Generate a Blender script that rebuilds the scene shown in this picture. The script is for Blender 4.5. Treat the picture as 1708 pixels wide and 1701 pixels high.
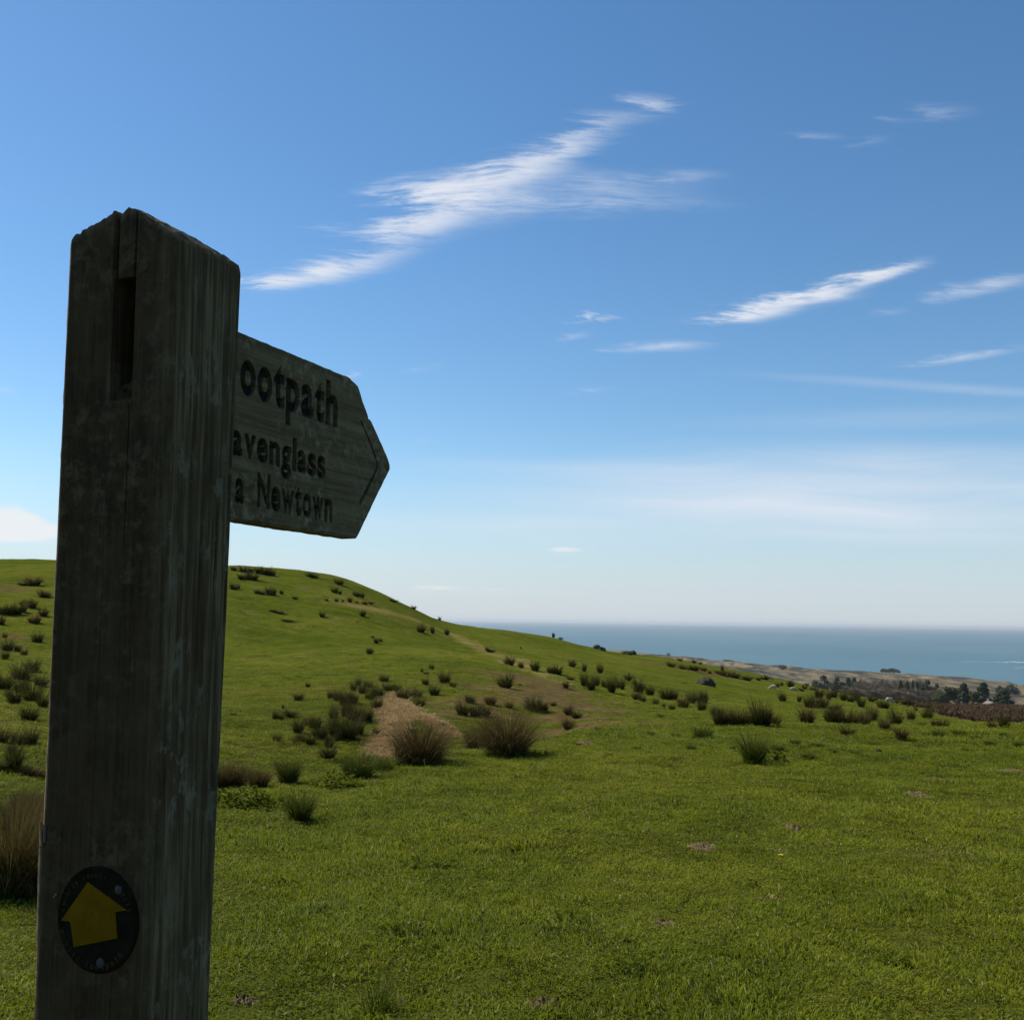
import bpy, bmesh, math, random
import numpy as np
from mathutils import Matrix, Vector, noise as mnoise

random.seed(7)
rng = np.random.default_rng(11)
for _o in list(bpy.data.objects):
    bpy.data.objects.remove(_o)
scene = bpy.context.scene
COL = scene.collection
rad = math.radians

# ------------------------------------------------------------------ camera
FPX = 1750.0                       # focal length in pixels of the 1708 px wide photograph
PITCH = math.atan(184 / FPX)
ROLL = 0.01446
EYE = 1.6
cam_data = bpy.data.cameras.new('camera')
cam_data.sensor_width = 36.0
cam_data.sensor_fit = 'HORIZONTAL'
cam_data.lens = FPX / 1708 * 36.0
cam_data.clip_start = 0.05
cam_data.clip_end = 300000.0
cam = bpy.data.objects.new('camera', cam_data)
cam.matrix_world = (Matrix.Translation((0, 0, EYE)) @ Matrix.Rotation(math.pi / 2 + PITCH, 4, 'X')
                    @ Matrix.Rotation(ROLL, 4, 'Z'))
COL.objects.link(cam)
scene.camera = cam

# ------------------------------------------------------------------ light
SUN_AZ, SUN_EL = rad(-61), rad(47)           # azimuth clockwise from +Y
SKY_STRENGTH = 0.1
SUN_STRENGTH = 4.2
EXPOSURE = 0.45
sun_data = bpy.data.lights.new('sun', 'SUN')
sun_data.energy = SUN_STRENGTH
sun_data.angle = rad(0.53)
sun_data.color = (1.0, 0.92, 0.78)
sun = bpy.data.objects.new('sun', sun_data)
_sd = Vector((math.sin(SUN_AZ) * math.cos(SUN_EL), math.cos(SUN_AZ) * math.cos(SUN_EL), math.sin(SUN_EL)))
sun.rotation_euler = _sd.to_track_quat('Z', 'Y').to_euler()
sun.location = (-30, 20, 40)
COL.objects.link(sun)

scene.view_settings.view_transform = 'Standard'
scene.view_settings.look = 'None'
scene.view_settings.exposure = EXPOSURE
scene.view_settings.gamma = 1.0
scene.view_settings.use_curve_mapping = False
scene.render.engine = 'CYCLES'
scene.cycles.max_bounces = 6
scene.cycles.diffuse_bounces = 2
scene.cycles.glossy_bounces = 2
scene.cycles.transmission_bounces = 3
scene.cycles.transparent_max_bounces = 4
scene.cycles.use_denoising = True
scene.cycles.use_adaptive_sampling = True
scene.cycles.adaptive_threshold = 0.015

# ------------------------------------------------------------------ pixel <-> world helpers (measuring tools)
_R = np.array(cam.matrix_world.to_3x3())
_C = np.array([0, 0, EYE])


def ray(px, py):
    return _R @ np.array([(px - 854) / FPX, -(py - 850.5) / FPX, -1.0])


def ray_az_tan(px, py):
    d = ray(px, py)
    h = math.hypot(d[0], d[1])
    return math.atan2(d[0], d[1]), d[2] / h


# ------------------------------------------------------------------ node helper
class NT:
    def __init__(self, tree):
        self.t = tree

    def n(self, typ, **kw):
        nd = self.t.nodes.new(typ)
        for k, v in kw.items():
            if k == 'inp':
                for ik, iv in v.items():
                    s = nd.inputs[ik]
                    if isinstance(iv, bpy.types.NodeSocket):
                        self.t.links.new(iv, s)
                    else:
                        s.default_value = iv
            else:
                setattr(nd, k, v)
        return nd

    def math(self, op, a, b=None, c=None, clamp=False):
        inp = {0: a}
        if b is not None:
            inp[1] = b
        if c is not None:
            inp[2] = c
        return self.n('ShaderNodeMath', operation=op, use_clamp=clamp, inp=inp).outputs[0]

    def mix(self, f, a, b, blend='MIX'):
        nd = self.n('ShaderNodeMix', data_type='RGBA', blend_type=blend)
        for s, v in ((nd.inputs['Factor'], f), (nd.inputs[6], a), (nd.inputs[7], b)):
            if isinstance(v, bpy.types.NodeSocket):
                self.t.links.new(v, s)
            else:
                s.default_value = v if not isinstance(v, tuple) or len(v) == 4 else (*v, 1)
        return nd.outputs[2]

    def noise(self, vec, scale, detail=4, rough=.55, dist=0.0, col=False):
        nd = self.n('ShaderNodeTexNoise', inp={'Scale': scale, 'Detail': detail, 'Roughness': rough, 'Distortion': dist})
        if vec is not None:
            self.t.links.new(vec, nd.inputs['Vector'])
        return nd.outputs['Color' if col else 'Fac']

    def ramp(self, fac, stops):
        nd = self.n('ShaderNodeValToRGB')
        el = nd.color_ramp.elements
        while len(el) < len(stops):
            el.new(0.5)
        for e, (p, c) in zip(el, stops):
            e.position = p
            e.color = c if len(c) == 4 else (*c, 1)
        self.t.links.new(fac, nd.inputs[0])
        return nd.outputs[0]

    def smooth(self, v, a, b, lo=0.0, hi=1.0):
        return self.n('ShaderNodeMapRange', interpolation_type='SMOOTHSTEP',
                      inp={'Value': v, 'From Min': a, 'From Max': b, 'To Min': lo, 'To Max': hi}).outputs[0]

    def scale(self, vec, s):
        return self.n('ShaderNodeVectorMath', operation='MULTIPLY', inp={0: vec, 1: s}).outputs[0]

    def attr(self, name, typ='GEOMETRY'):
        return self.n('ShaderNodeAttribute', attribute_name=name, attribute_type=typ)


def new_mat(name):
    m = bpy.data.materials.new(name)
    m.use_nodes = True
    m.node_tree.nodes.clear()
    t = NT(m.node_tree)
    out = t.n('ShaderNodeOutputMaterial')
    return m, t, out


def link(t, a, b):
    t.t.links.new(a, b)


# ------------------------------------------------------------------ world: Nishita sky with high cirrus
world = bpy.data.worlds.new('World')
scene.world = world
world.use_nodes = True
world.node_tree.nodes.clear()
w = NT(world.node_tree)
w_out = w.n('ShaderNodeOutputWorld')
sky = w.n('ShaderNodeTexSky', sky_type='NISHITA', sun_disc=False, sun_elevation=SUN_EL, sun_rotation=SUN_AZ,
          altitude=90.0, air_density=1.0, dust_density=0.15, ozone_density=3.0)
tc = w.n('ShaderNodeTexCoord')
sep = w.n('ShaderNodeSeparateXYZ', inp={0: tc.outputs['Generated']})
ysafe = w.math('MAXIMUM', sep.outputs[1], 0.02)
uu = w.math('DIVIDE', sep.outputs[0], ysafe)
vv = w.math('DIVIDE', sep.outputs[2], ysafe)
uv = UV = w.n('ShaderNodeCombineXYZ', inp={0: uu, 1: vv}).outputs[0]


def px_uv(px, py):
    d = ray(px, py)
    return d[0] / d[1], d[2] / d[1]


def envelope(items, uv=None, wide=1.0):
    uv = uv or UV
    tot = None
    for (px, py, a, b, ang, dens) in items:
        cu, cv = px_uv(px, py)
        mp = w.n('ShaderNodeMapping', vector_type='TEXTURE',
                 inp={'Vector': uv, 'Location': (cu, cv, 0), 'Rotation': (0, 0, rad(ang)), 'Scale': (a * 1.08 / FPX, b * wide / FPX, 1)})
        ln = w.n('ShaderNodeVectorMath', operation='LENGTH', inp={0: mp.outputs[0]}).outputs['Value']
        e = w.smooth(ln, 1.55, 0.0, 0.0, dens)
        tot = e if tot is None else w.math('ADD', tot, e)
    return tot


CIRRUS = [  # centre x, y, half length, half width (photo pixels), angle, density
    (450, 470, 60, 12, 2, .75), (530, 458, 95, 17, 8, .75), (590, 440, 90, 20, 12, .6), (655, 400, 100, 24, 10, .62), (700, 375, 80, 18, 8, .5),
    (770, 335, 130, 36, 5, 1.05), (700, 322, 90, 22, 6, .6), (860, 285, 110, 26, 14, .6), (915, 260, 90, 24, 16, .55), (985, 225, 60, 24, 28, .55),
    (1085, 165, 55, 9, -4, .5), (1110, 178, 28, 9, 20, .45), (1060, 195, 60, 13, 12, .4), (1010, 300, 160, 16, -2, .42),
    (1040, 330, 170, 15, -2, .42), (1150, 292, 70, 9, 3, .42), (960, 345, 130, 14, 0, .35),
    (1300, 508, 105, 14, 12, .95), (1400, 475, 120, 12, 16, 1.0), (1250, 527, 50, 12, 5, .8), (1480, 455, 70, 9, 17, .7), (1390, 497, 50, 8, 6, .4),
    (1600, 487, 70, 12, 10, .65), (1690, 470, 60, 11, 12, .6), (1115, 577, 75, 8, 3, .75), (985, 527, 17, 8, 12, .85), (1022, 530, 14, 6, 10, .5),
    (955, 561, 26, 6, 12, .5), (1580, 598, 60, 8, 7, .65), (1660, 588, 50, 6, 12, .5), (1370, 227, 42, 6, -3, .35), (1555, 188, 65, 13, 3, .42),
    (1462, 235, 30, 7, 10, .25), (988, 651, 26, 4, 4, .38), (1478, 521, 36, 6, 5, .4), (582, 627, 13, 6, 12, .7), (6, 651, 14, 5, 5, .5),
    (700, 736, 14, 3, 0, .4), (705, 614, 34, 5, 10, .3), (565, 376, 25, 5, -4, .3),
]
BANDS = [
    (1540, 800, 420, 55, -1, .85), (1250, 850, 420, 40, -2, .68), (1050, 790, 300, 22, -2, .3), (1650, 870, 300, 28, 1, .38), (880, 868, 180, 12, -2, .25),
    (1560, 645, 260, 9, -3, .25), (1500, 700, 300, 18, 2, .16), (1100, 890, 380, 22, 0, .25), (780, 880, 260, 16, -3, .22), (1560, 900, 260, 16, 0, .2),
]
LOW = [
    (20, 878, 80, 24, 0, 1.1), (-70, 868, 110, 34, 0, 1.2), (60, 890, 50, 16, 0, .8),
    (925, 916, 34, 8, 0, .50), (965, 918, 40, 5, 0, .36), (720, 979, 110, 7, 0, .36), (800, 982, 130, 5, 0, .33), (1190, 992, 30, 4, 0, .2),
]
warp = w.noise(w.scale(uv, (5.0, 9.0, 1)), 1.0, 2, .5, col=True)
warp = w.n('ShaderNodeVectorMath', operation='SUBTRACT', inp={0: warp, 1: (.5, .5, .5)}).outputs[0]
uvw = w.n('ShaderNodeVectorMath', operation='ADD', inp={0: uv, 1: w.scale(warp, (.06, .045, 0))}).outputs[0]
streak = w.noise(w.scale(uvw, (5, 48, 1)), 1.0, 5, .62)
streak2 = w.noise(w.scale(uvw, (20, 150, 1)), 1.0, 5, .7)
st = w.math('ADD', w.math('MULTIPLY', streak, .42), w.math('MULTIPLY', streak2, .58))
fe = w.math('ADD', w.math('MULTIPLY', w.math('SUBTRACT', streak, .5), .11), w.math('MULTIPLY', w.math('SUBTRACT', streak2, .5), .09))
uvf = w.n('ShaderNodeVectorMath', operation='ADD', inp={0: uv, 1: w.n('ShaderNodeCombineXYZ', inp={0: fe, 1: w.math('MULTIPLY', fe, .10)}).outputs[0]}).outputs[0]
env = envelope(CIRRUS, uvf, 1.28)
cir = w.math('MULTIPLY', w.math('MINIMUM', env, 1.2), w.smooth(w.math('ADD', st, w.math('MULTIPLY', env, .12)), .40, .72))
cir = w.math('MULTIPLY', cir, .78)
bst = w.noise(w.scale(uvw, (1.6, 26, 1)), 1.0, 5, .55)
bnd = w.math('MULTIPLY', envelope(BANDS), w.smooth(bst, .28, .72, .3, 1.0))
puff = w.noise(w.scale(uvw, (26, 42, 1)), 1.0, 5, .55)
lenv = envelope(LOW)
low = w.smooth(w.math('ADD', lenv, w.math('MULTIPLY', w.math('SUBTRACT', puff, .5), 1.3)), .25, .95)
fac = w.math('MINIMUM', w.math('ADD', cir, bnd), .92)
cl = 0.62 / SKY_STRENGTH
veil_c = (.375 / SKY_STRENGTH, .45 / SKY_STRENGTH, .555 / SKY_STRENGTH, 1)
veil = w.smooth(sep.outputs[2], .17, -.02, 0.0, .80)          # thin milky veil low over the horizon, all round
sky_s = w.n('ShaderNodeHueSaturation', inp={'Color': sky.outputs[0], 'Hue': .497, 'Saturation': 1.18, 'Value': .95}).outputs[0]
sky_v = w.mix(veil, sky_s, veil_c)
c1 = w.mix(fac, sky_v, (cl * .93, cl * .97, cl * 1.06, 1))
c2 = w.mix(w.math('MULTIPLY', low, .85), c1, (cl * 1.02, cl * 1.04, cl * 1.06, 1))
bg_clear = w.n('ShaderNodeBackground', inp={'Color': sky_v, 'Strength': SKY_STRENGTH})
bg = w.n('ShaderNodeBackground', inp={'Color': c2, 'Strength': SKY_STRENGTH})
# the drawn clouds all lie in one quarter of the sky; elsewhere the sky is clear
zone = w.math('MULTIPLY', w.math('GREATER_THAN', sep.outputs[1], .45), w.math('LESS_THAN', sep.outputs[2], .62))
mxs = w.n('ShaderNodeMixShader', inp={0: zone, 1: bg_clear.outputs[0], 2: bg.outputs[0]})
link(w, mxs.outputs[0], w_out.inputs[0])
world.cycles.sampling_method = 'MANUAL'
world.cycles.sample_map_resolution = 512

# ------------------------------------------------------------------ numpy noise
_P = rng.random((256, 256))


def vnoise(x, y):
    xi = np.floor(x).astype(np.int64)
    yi = np.floor(y).astype(np.int64)
    fx = x - xi
    fy = y - yi
    fx = fx * fx * fx * (fx * (fx * 6 - 15) + 10)
    fy = fy * fy * fy * (fy * (fy * 6 - 15) + 10)
    a = _P[xi & 255, yi & 255]
    b = _P[(xi + 1) & 255, yi & 255]
    c = _P[xi & 255, (yi + 1) & 255]
    d = _P[(xi + 1) & 255, (yi + 1) & 255]
    return (a + (b - a) * fx) * (1 - fy) + (c + (d - c) * fx) * fy - .5


def fbm(x, y, oct=4, lac=2.03, gain=.5):
    s = np.zeros(np.broadcast(x, y).shape)
    amp = 1.0
    for k in range(oct):
        s = s + amp * vnoise(x + 17.3 * k, y - 9.1 * k)
        x = x * lac
        y = y * lac
        amp *= gain
    return s


def pchip(xk, yk, x):
    xk = np.asarray(xk, float)
    yk = np.asarray(yk, float)
    h = np.diff(xk)
    dl = np.diff(yk) / h
    m = np.zeros(len(xk))
    for i in range(1, len(xk) - 1):
        if dl[i - 1] * dl[i] > 0:
            w1, w2 = 2 * h[i] + h[i - 1], h[i] + 2 * h[i - 1]
            m[i] = (w1 + w2) / (w1 / dl[i - 1] + w2 / dl[i])
    m[0], m[-1] = dl[0], dl[-1]
    x = np.clip(x, xk[0], xk[-1])
    i = np.clip(np.searchsorted(xk, x) - 1, 0, len(h) - 1)
    t = (x - xk[i]) / h[i]
    return ((2 * t**3 - 3 * t**2 + 1) * yk[i] + (t**3 - 2 * t**2 + t) * h[i] * m[i]
            + (-2 * t**3 + 3 * t**2) * yk[i + 1] + (t**3 - t**2) * h[i] * m[i + 1])


# ------------------------------------------------------------------ terrain height field
SEA = EYE - 90.0
COLX = np.array([-700, -400, -200, 0, 90, 250, 385, 470, 550, 620, 690, 740, 800, 860, 920, 980, 1040, 1100, 1150, 1200, 1300, 1400, 1500, 1600, 1708, 1900, 2200, 2600.])
COLAZ = np.array([math.atan((x - 854) / FPX) for x in COLX])


def knots(tab, j):
    xs = [t[0] for t in tab]
    return pchip(xs, [t[j] for t in tab], COLX)


BANK = [(-700, 5.5, 1600), (-400, 6, 1560), (0, 8, 1452), (250, 10.5, 1372), (400, 12.5, 1322), (550, 14, 1300), (700, 16, 1268), (850, 18, 1250), (1000, 20, 1224),
        (1200, 21, 1215), (1450, 23, 1213), (1708, 24, 1213), (2200, 25, 1215), (2600, 25, 1215)]
GULLY_R = [(-700, 8), (-400, 8.5), (0, 10.5), (400, 15.0), (550, 16.8), (700, 19.0), (850, 21.5), (1000, 27), (1200, 30), (1450, 35), (1708, 40), (2600, 42)]
GULLY_Z = [(-700, -1.0), (-400, -1.0), (0, -1.25), (400, -1.5), (550, -1.75), (700, -1.85), (850, -1.75), (1000, -.95), (1200, -1.09), (1450, -1.56), (1708, -2.1), (2600, -2.2)]
LOWER = [(-700, 18, 1260), (-400, 18, 1260), (0, 20, 1250), (400, 26, 1215), (550, 27, 1213), (700, 29, 1195), (850, 33, 1178), (1000, 40, 1172), (1200, 50, 1173),
         (1450, 60, 1189), (1708, 70, 1201), (2600, 75, 1201)]
MID = [(-700, 45, 1110), (-400, 45, 1110), (0, 45, 1100), (400, 55, 1100), (550, 62, 1080), (700, 64, 1085), (850, 70, 1095), (1000, 75, 1110), (1200, 90, 1139),
       (1450, 110, 1169), (1708, 110, 1189), (2600, 110, 1190)]
CREST = [(-700, 130, 960), (-400, 130, 950), (-100, 128, 941), (0, 126, 943), (90, 125, 943), (250, 125, 946), (385, 125, 948), (470, 124, 953), (550, 122, 963),
         (620, 120, 985), (690, 118, 1017), (740, 120, 1038), (800, 120, 1048), (860, 122, 1055), (920, 124, 1066), (980, 126, 1079), (1040, 128, 1091),
         (1100, 132, 1097), (1150, 138, 1104), (1200, 145, 1113), (1300, 160, 1133), (1378, 172, 1152), (1426, 178, 1161), (1468, 182, 1168), (1500, 185, 1171.5), (1572, 188, 1176), (1650, 190, 1175), (1708, 190, 1176), (2600, 190, 1178)]
SHORE = [(-700, 4200), (0, 4000), (1000, 3300), (1140, 2850), (1280, 2330), (1400, 2190), (1500, 2150), (1580, 2080), (1640, 1960), (1708, 1790), (1900, 1500), (2600, 1300)]


def z_of(r, y):
    return np.array([EYE + ray_az_tan(px, yy)[1] * rr for px, rr, yy in zip(COLX, r, y)])


rk = [np.full(len(COLX), v) for v in (.2, 2.0, 4.2)]
zk = [np.full(len(COLX), v) for v in (0.02, 0.01, 0.0)]
b_r, b_y = knots(BANK, 1), knots(BANK, 2)
b_z = z_of(b_r, b_y)
rk.append((4.2 + b_r) / 2)
zk.append(b_z * .42)
rk.append(b_r); zk.append(b_z)
rk.append(knots(GULLY_R, 1)); zk.append(knots(GULLY_Z, 1))
for tab in (LOWER, MID, CREST):
    r_, y_ = knots(tab, 1), knots(tab, 2)
    rk.append(r_)
    zk.append(z_of(r_, y_))
crest_r, crest_z = rk[-1], zk[-1]
side = np.clip((COLX - 900) / 450, 0, 1)
tanc = (crest_z - EYE) / crest_r
rk.append(crest_r * 1.25); zk.append((crest_z - 1.5) * (1 - side) + (EYE + tanc * crest_r * 1.25 - 1.2) * side)
rk.append(np.full(len(COLX), 330.)); zk.append((crest_z - 14) * (1 - side) + (EYE + tanc * 330 - 3.0) * side)
rk.append(np.full(len(COLX), 620.)); zk.append(-46 * (1 - side) + (EYE + np.minimum(tanc, -.058) * 620 - 1.5) * side)
rk.append(np.full(len(COLX), 920.)); zk.append(np.full(len(COLX), -64.))
rk.append(np.full(len(COLX), 1140.)); zk.append(np.full(len(COLX), -83.))
shore_r = knots(SHORE, 1)
rk.append(shore_r - 120); zk.append(np.full(len(COLX), SEA + 4.0))
rk.append(shore_r); zk.append(np.full(len(COLX), SEA))
rk.append(shore_r + 250); zk.append(np.full(len(COLX), SEA - 5.))
rk.append(np.full(len(COLX), 9000.)); zk.append(np.full(len(COLX), SEA - 40.))
rk, zk = np.array(rk), np.array(zk)

LR = np.linspace(math.log(.2), math.log(9000), 900)
colz = np.stack([pchip(np.log(rk[:, i]), zk[:, i], LR) for i in range(len(COLX))])
AZ = np.linspace(COLAZ[0], COLAZ[-1], 700)
GRID = np.stack([pchip(COLAZ, colz[:, j], AZ) for j in range(len(LR))], axis=1)
# light smoothing across azimuth
ker = np.exp(-np.linspace(-2, 2, 13)**2)
ker /= ker.sum()
GP = np.pad(GRID, ((6, 6), (0, 0)), mode='edge')
GRID = sum(ker[k] * GP[k:k + GRID.shape[0]] for k in range(13))
SHORE_AZ = pchip(COLAZ, shore_r, AZ)


def base_height(x, y):
    r = np.maximum(np.hypot(x, y), .21)
    az = np.arctan2(x, y)
    over = np.clip((np.abs(az) - AZ[-1] * .98) / 1.2, 0, 1)
    azc = np.clip(az, AZ[0], AZ[-1])
    fi = (azc - AZ[0]) / (AZ[1] - AZ[0])
    i = np.clip(fi.astype(int), 0, len(AZ) - 2)
    a = fi - i
    fj = (np.log(r) - LR[0]) / (LR[1] - LR[0])
    j = np.clip(fj.astype(int), 0, len(LR) - 2)
    b = np.clip(fj - j, 0, 1)
    z = ((GRID[i, j] * (1 - b) + GRID[i, j + 1] * b) * (1 - a) + (GRID[i + 1, j] * (1 - b) + GRID[i + 1, j + 1] * b) * a)
    back = .03 * r * (r < 400) + 12 * (r >= 400)      # land behind the viewer rises gently
    return z * (1 - over) + back * over


def height(x, y):
    x = np.asarray(x, float)
    y = np.asarray(y, float)
    r = np.hypot(x, y)
    z = base_height(x, y)
    near = np.clip((r - 1.5) / 3, 0, 1)
    z = z + near * .075 * fbm(x / 1.1, y / 1.1, 3) * np.clip(60 / (r + 1), 0, 1)
    z = z + np.clip((r - 5) / 15, 0, 1) * .11 * fbm(x / 4.0 + 40, y / 4.0, 3) * np.clip(1.4 - r / 260, 0, 1)
    z = z + np.clip((r - 28) / 40, 0, 1) * .5 * np.clip(1.6 - r / 110, .3, 1) * fbm(x / 19.0, y / 19.0 + 9, 3) * np.clip(1.3 - r / 400, 0, 1)
    # small steps trodden along the slope
    ter = np.clip((r - 35) / 20, 0, 1) * np.clip((240 - r) / 60, 0, 1)
    z = z + ter * (.22 * np.abs(vnoise(x / 9.0, y / 3.2)) + .10 * fbm(x / 2.6, y / 2.6 + 3, 2))
    # dunes
    az = np.arctan2(x, y)
    sr = np.interp(az, AZ, SHORE_AZ)
    env = np.clip((r - 1120) / 120, 0, 1) * np.clip((sr - 30 - r) / 140, 0, 1)
    dn = 1 - np.abs(2 * vnoise(x / 70.0, y / 150.0)) - .3
    dn2 = 1 - np.abs(2 * vnoise(x / 38.0 + 5, y / 60.0)) - .4
    z = z + env * (12.0 * dn * np.clip(.6 + 1.2 * vnoise(x / 400, y / 400), .2, 1.2) + 3.0 * dn2)
    return z


def h1(x, y):
    return float(height(np.array([x]), np.array([y]))[0])


_RS = np.exp(np.linspace(math.log(2.0), math.log(3500), 3000))


def hit(px, py):
    """first terrain point seen through a photo pixel"""
    az, tn = ray_az_tan(px, py)
    x, y = np.sin(az) * _RS, np.cos(az) * _RS
    below = (EYE + tn * _RS) < height(x, y)
    k = int(np.argmax(below)) if below.any() else int(np.argmin(EYE + tn * _RS - height(x, y)))
    return float(x[k]), float(y[k]), float(height(x[k:k + 1], y[k:k + 1])[0]), float(_RS[k])


def at_r(px, py, r):
    az, _ = ray_az_tan(px, py)
    x, y = math.sin(az) * r, math.cos(az) * r
    return x, y, h1(x, y), r


# ------------------------------------------------------------------ object helpers
def mesh_from(name, verts, faces, mat=None, smooth=False):
    me = bpy.data.meshes.new(name)
    me.from_pydata(verts if isinstance(verts, list) else verts.tolist(), [], faces if isinstance(faces, list) else faces.tolist())
    if mat:
        me.materials.append(mat)
    if smooth:
        me.polygons.foreach_set('use_smooth', [True] * len(me.polygons))
    me.update()
    return me


def add(name, me, parent=None):
    o = bpy.data.objects.new(name, me)
    COL.objects.link(o)
    if parent:
        o.parent = parent
    return o


def tag(o, label=None, cat=None, group=None, kind=None):
    if label: o['label'] = label
    if cat: o['category'] = cat
    if group: o['group'] = group
    if kind: o['kind'] = kind
    return o


def empty(name, loc=(0, 0, 0), rot=(0, 0, 0)):
    o = bpy.data.objects.new(name, None)
    o.empty_display_size = .2
    o.location = loc
    o.rotation_euler = rot
    COL.objects.link(o)
    return o


def set_attr(me, name, data, dom='POINT'):
    a = me.attributes.new(name, 'FLOAT', dom)
    a.data.foreach_set('value', np.asarray(data, np.float32))


# ------------------------------------------------------------------ land-cover masks (world space)
def blob_mask(x, y, pts):
    m = np.zeros(x.shape)
    for (bx, by, br) in pts:
        d = np.hypot(x - bx, y - by) / br
        m = np.maximum(m, np.clip(1.6 - d, 0, 1))
    return m


def line_mask(x, y, pts, wd):
    m = np.zeros(x.shape)
    for (p, q) in zip(pts[:-1], pts[1:]):
        dx, dy = q[0] - p[0], q[1] - p[1]
        L2 = dx * dx + dy * dy + 1e-9
        t = np.clip(((x - p[0]) * dx + (y - p[1]) * dy) / L2, 0, 1)
        d = np.hypot(x - p[0] - t * dx, y - p[1] - t * dy)
        m = np.maximum(m, np.clip(1.5 - d / wd, 0, 1))
    return m


STRAW = []
for (px, py, wpx) in ((655, 1160, 22), (650, 1178, 30), (652, 1195, 32), (650, 1212, 30), (645, 1228, 28), (690, 1195, 32), (672, 1180, 32), (636, 1245, 26), (628, 1260, 22), (655, 1243, 24), (735, 1205, 20), (750, 1225, 16)):
    x, y, z, r = hit(px, py)
    STRAW.append((x, y, wpx / FPX * r * .8))
STRAW_A = [hit(*p)[:2] for p in ((655, 1160), (658, 1185), (662, 1212), (652, 1240), (642, 1262))]
STRAW_B = [hit(*p)[:2] for p in ((652, 1172), (690, 1192), (730, 1212), (752, 1228))]
TRAIL = [hit(*p)[:2] for p in ((560, 1004), (600, 1012), (650, 1022), (700, 1036), (745, 1053), (790, 1076), (830, 1092), (862, 1107), (900, 1123), (935, 1138), (965, 1143))]
TRACK = [hit(*p)[:2] for p in ((1075, 1104), (1110, 1110), (1150, 1117), (1185, 1122), (1220, 1130))]
PEAT = []
for (px, py, wpx) in ((870, 1140, 40), (905, 1155, 50), (935, 1170, 45), (895, 1175, 45), (960, 1190, 40), (930, 1197, 40), (1000, 1203, 40), (1045, 1209, 35), (860, 1165, 30), (790, 1162, 30), (810, 1185, 30), (740, 1165, 20),
                      (8, 1062, 26), (10, 1085, 18), (20, 983, 30), (5, 984, 20), (30, 1075, 16)):
    x, y, z, r = hit(px, py)
    PEAT.append((x, y, wpx / FPX * r * .9))
for (px, py, rw) in ((870, 1128, 2.4), (900, 1140, 2.6), (935, 1155, 2.6), (880, 1158, 2.2), (920, 1175, 2.2), (965, 1180, 2.2), (960, 1198, 1.6), (1000, 1204, 1.6), (1045, 1209, 1.6), (840, 1150, 2.0), (800, 1168, 1.6), (780, 1192, 1.2), (830, 1190, 1.4), (745, 1172, 1.2)):
    x, y, z, r = hit(px, py)
    PEAT.append((x, y, rw * .8))
for k_ in range(0, 460, 30):     # rank brown growth in the gully beside the bank
    x, y, z, r = at_r(k_ - 30, 1350, float(pchip([t[0] for t in GULLY_R], [t[1] for t in GULLY_R], np.array([k_ - 30.]))[0]) * 1.02)
    PEAT.append((x, y, .9))
BRACKEN = [hit(*p)[:2] + (hit(*p)[3],) for p in ((1590, 1183), (1620, 1184), (1650, 1186), (1680, 1187), (1705, 1188), (1640, 1196), (1668, 1200), (1695, 1203), (1715, 1206), (1740, 1195), (1790, 1195), (1615, 1190), (1650, 1199), (1585, 1179), (1610, 1178.5), (1635, 1178), (1660, 1178), (1685, 1178.5), (1705, 1179), (1730, 1180), (1760, 1184), (1600, 1181), (1650, 1181), (1690, 1182))]


def covers(x, y):
    n = .55 * fbm(x / .8, y / .8, 3) + .6 * fbm(x / 3., y / 3., 2)
    sm_ = np.maximum(line_mask(x, y, STRAW_A, .30), .75 * line_mask(x, y, STRAW_B, .17))
    straw = np.clip(sm_ + n * 1.5 + 1.1 * fbm(x / .28, y / .28, 2), 0, 1) * (sm_ > .02)
    tr = line_mask(x, y, TRAIL, .9)
    tr = np.clip(tr * .75 + n * 1.3, 0, 1) * (tr > .02) * .34
    tk = line_mask(x, y, TRACK, 1.5)
    pt = blob_mask(x, y, PEAT)
    pt = np.clip(np.maximum(pt, tk) * 1.15 + n * .9, 0, 1) * (np.maximum(pt, tk) > .02) * .95
    br = blob_mask(x, y, [(a, b, c * .028) for a, b, c in BRACKEN])
    br = np.clip(br * 1.6 + n * .5, 0, 1) * (br > .02)
    return np.maximum(straw, tr), pt, br


# ------------------------------------------------------------------ ground materials
def pasture_colour(t, pos):
    """short-cropped pasture green, world-space variation; shared by soil and blades"""
    big = t.noise(pos, .11, 3, .5)
    mid = t.noise(pos, .75, 4, .6)
    fine = t.noise(pos, 5.5, 3, .6)
    c = t.ramp(t.math('ADD', t.math('MULTIPLY', big, .55), t.math('MULTIPLY', mid, .45)),
               [(.34, (.056, .081, .0040)), (.47, (.092, .111, .0055)), (.58, (.122, .133, .0080)), (.70, (.155, .140, .018))])
    c = t.mix(t.smooth(fine, .35, .75, 0, .45), c, (.052, .078, .0050, 1))
    worn = t.noise(pos, .42, 5, .68, .6)
    c = t.mix(t.smooth(worn, .615, .72, 0, .6), c, (.135, .105, .035, 1))
    return c


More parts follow.
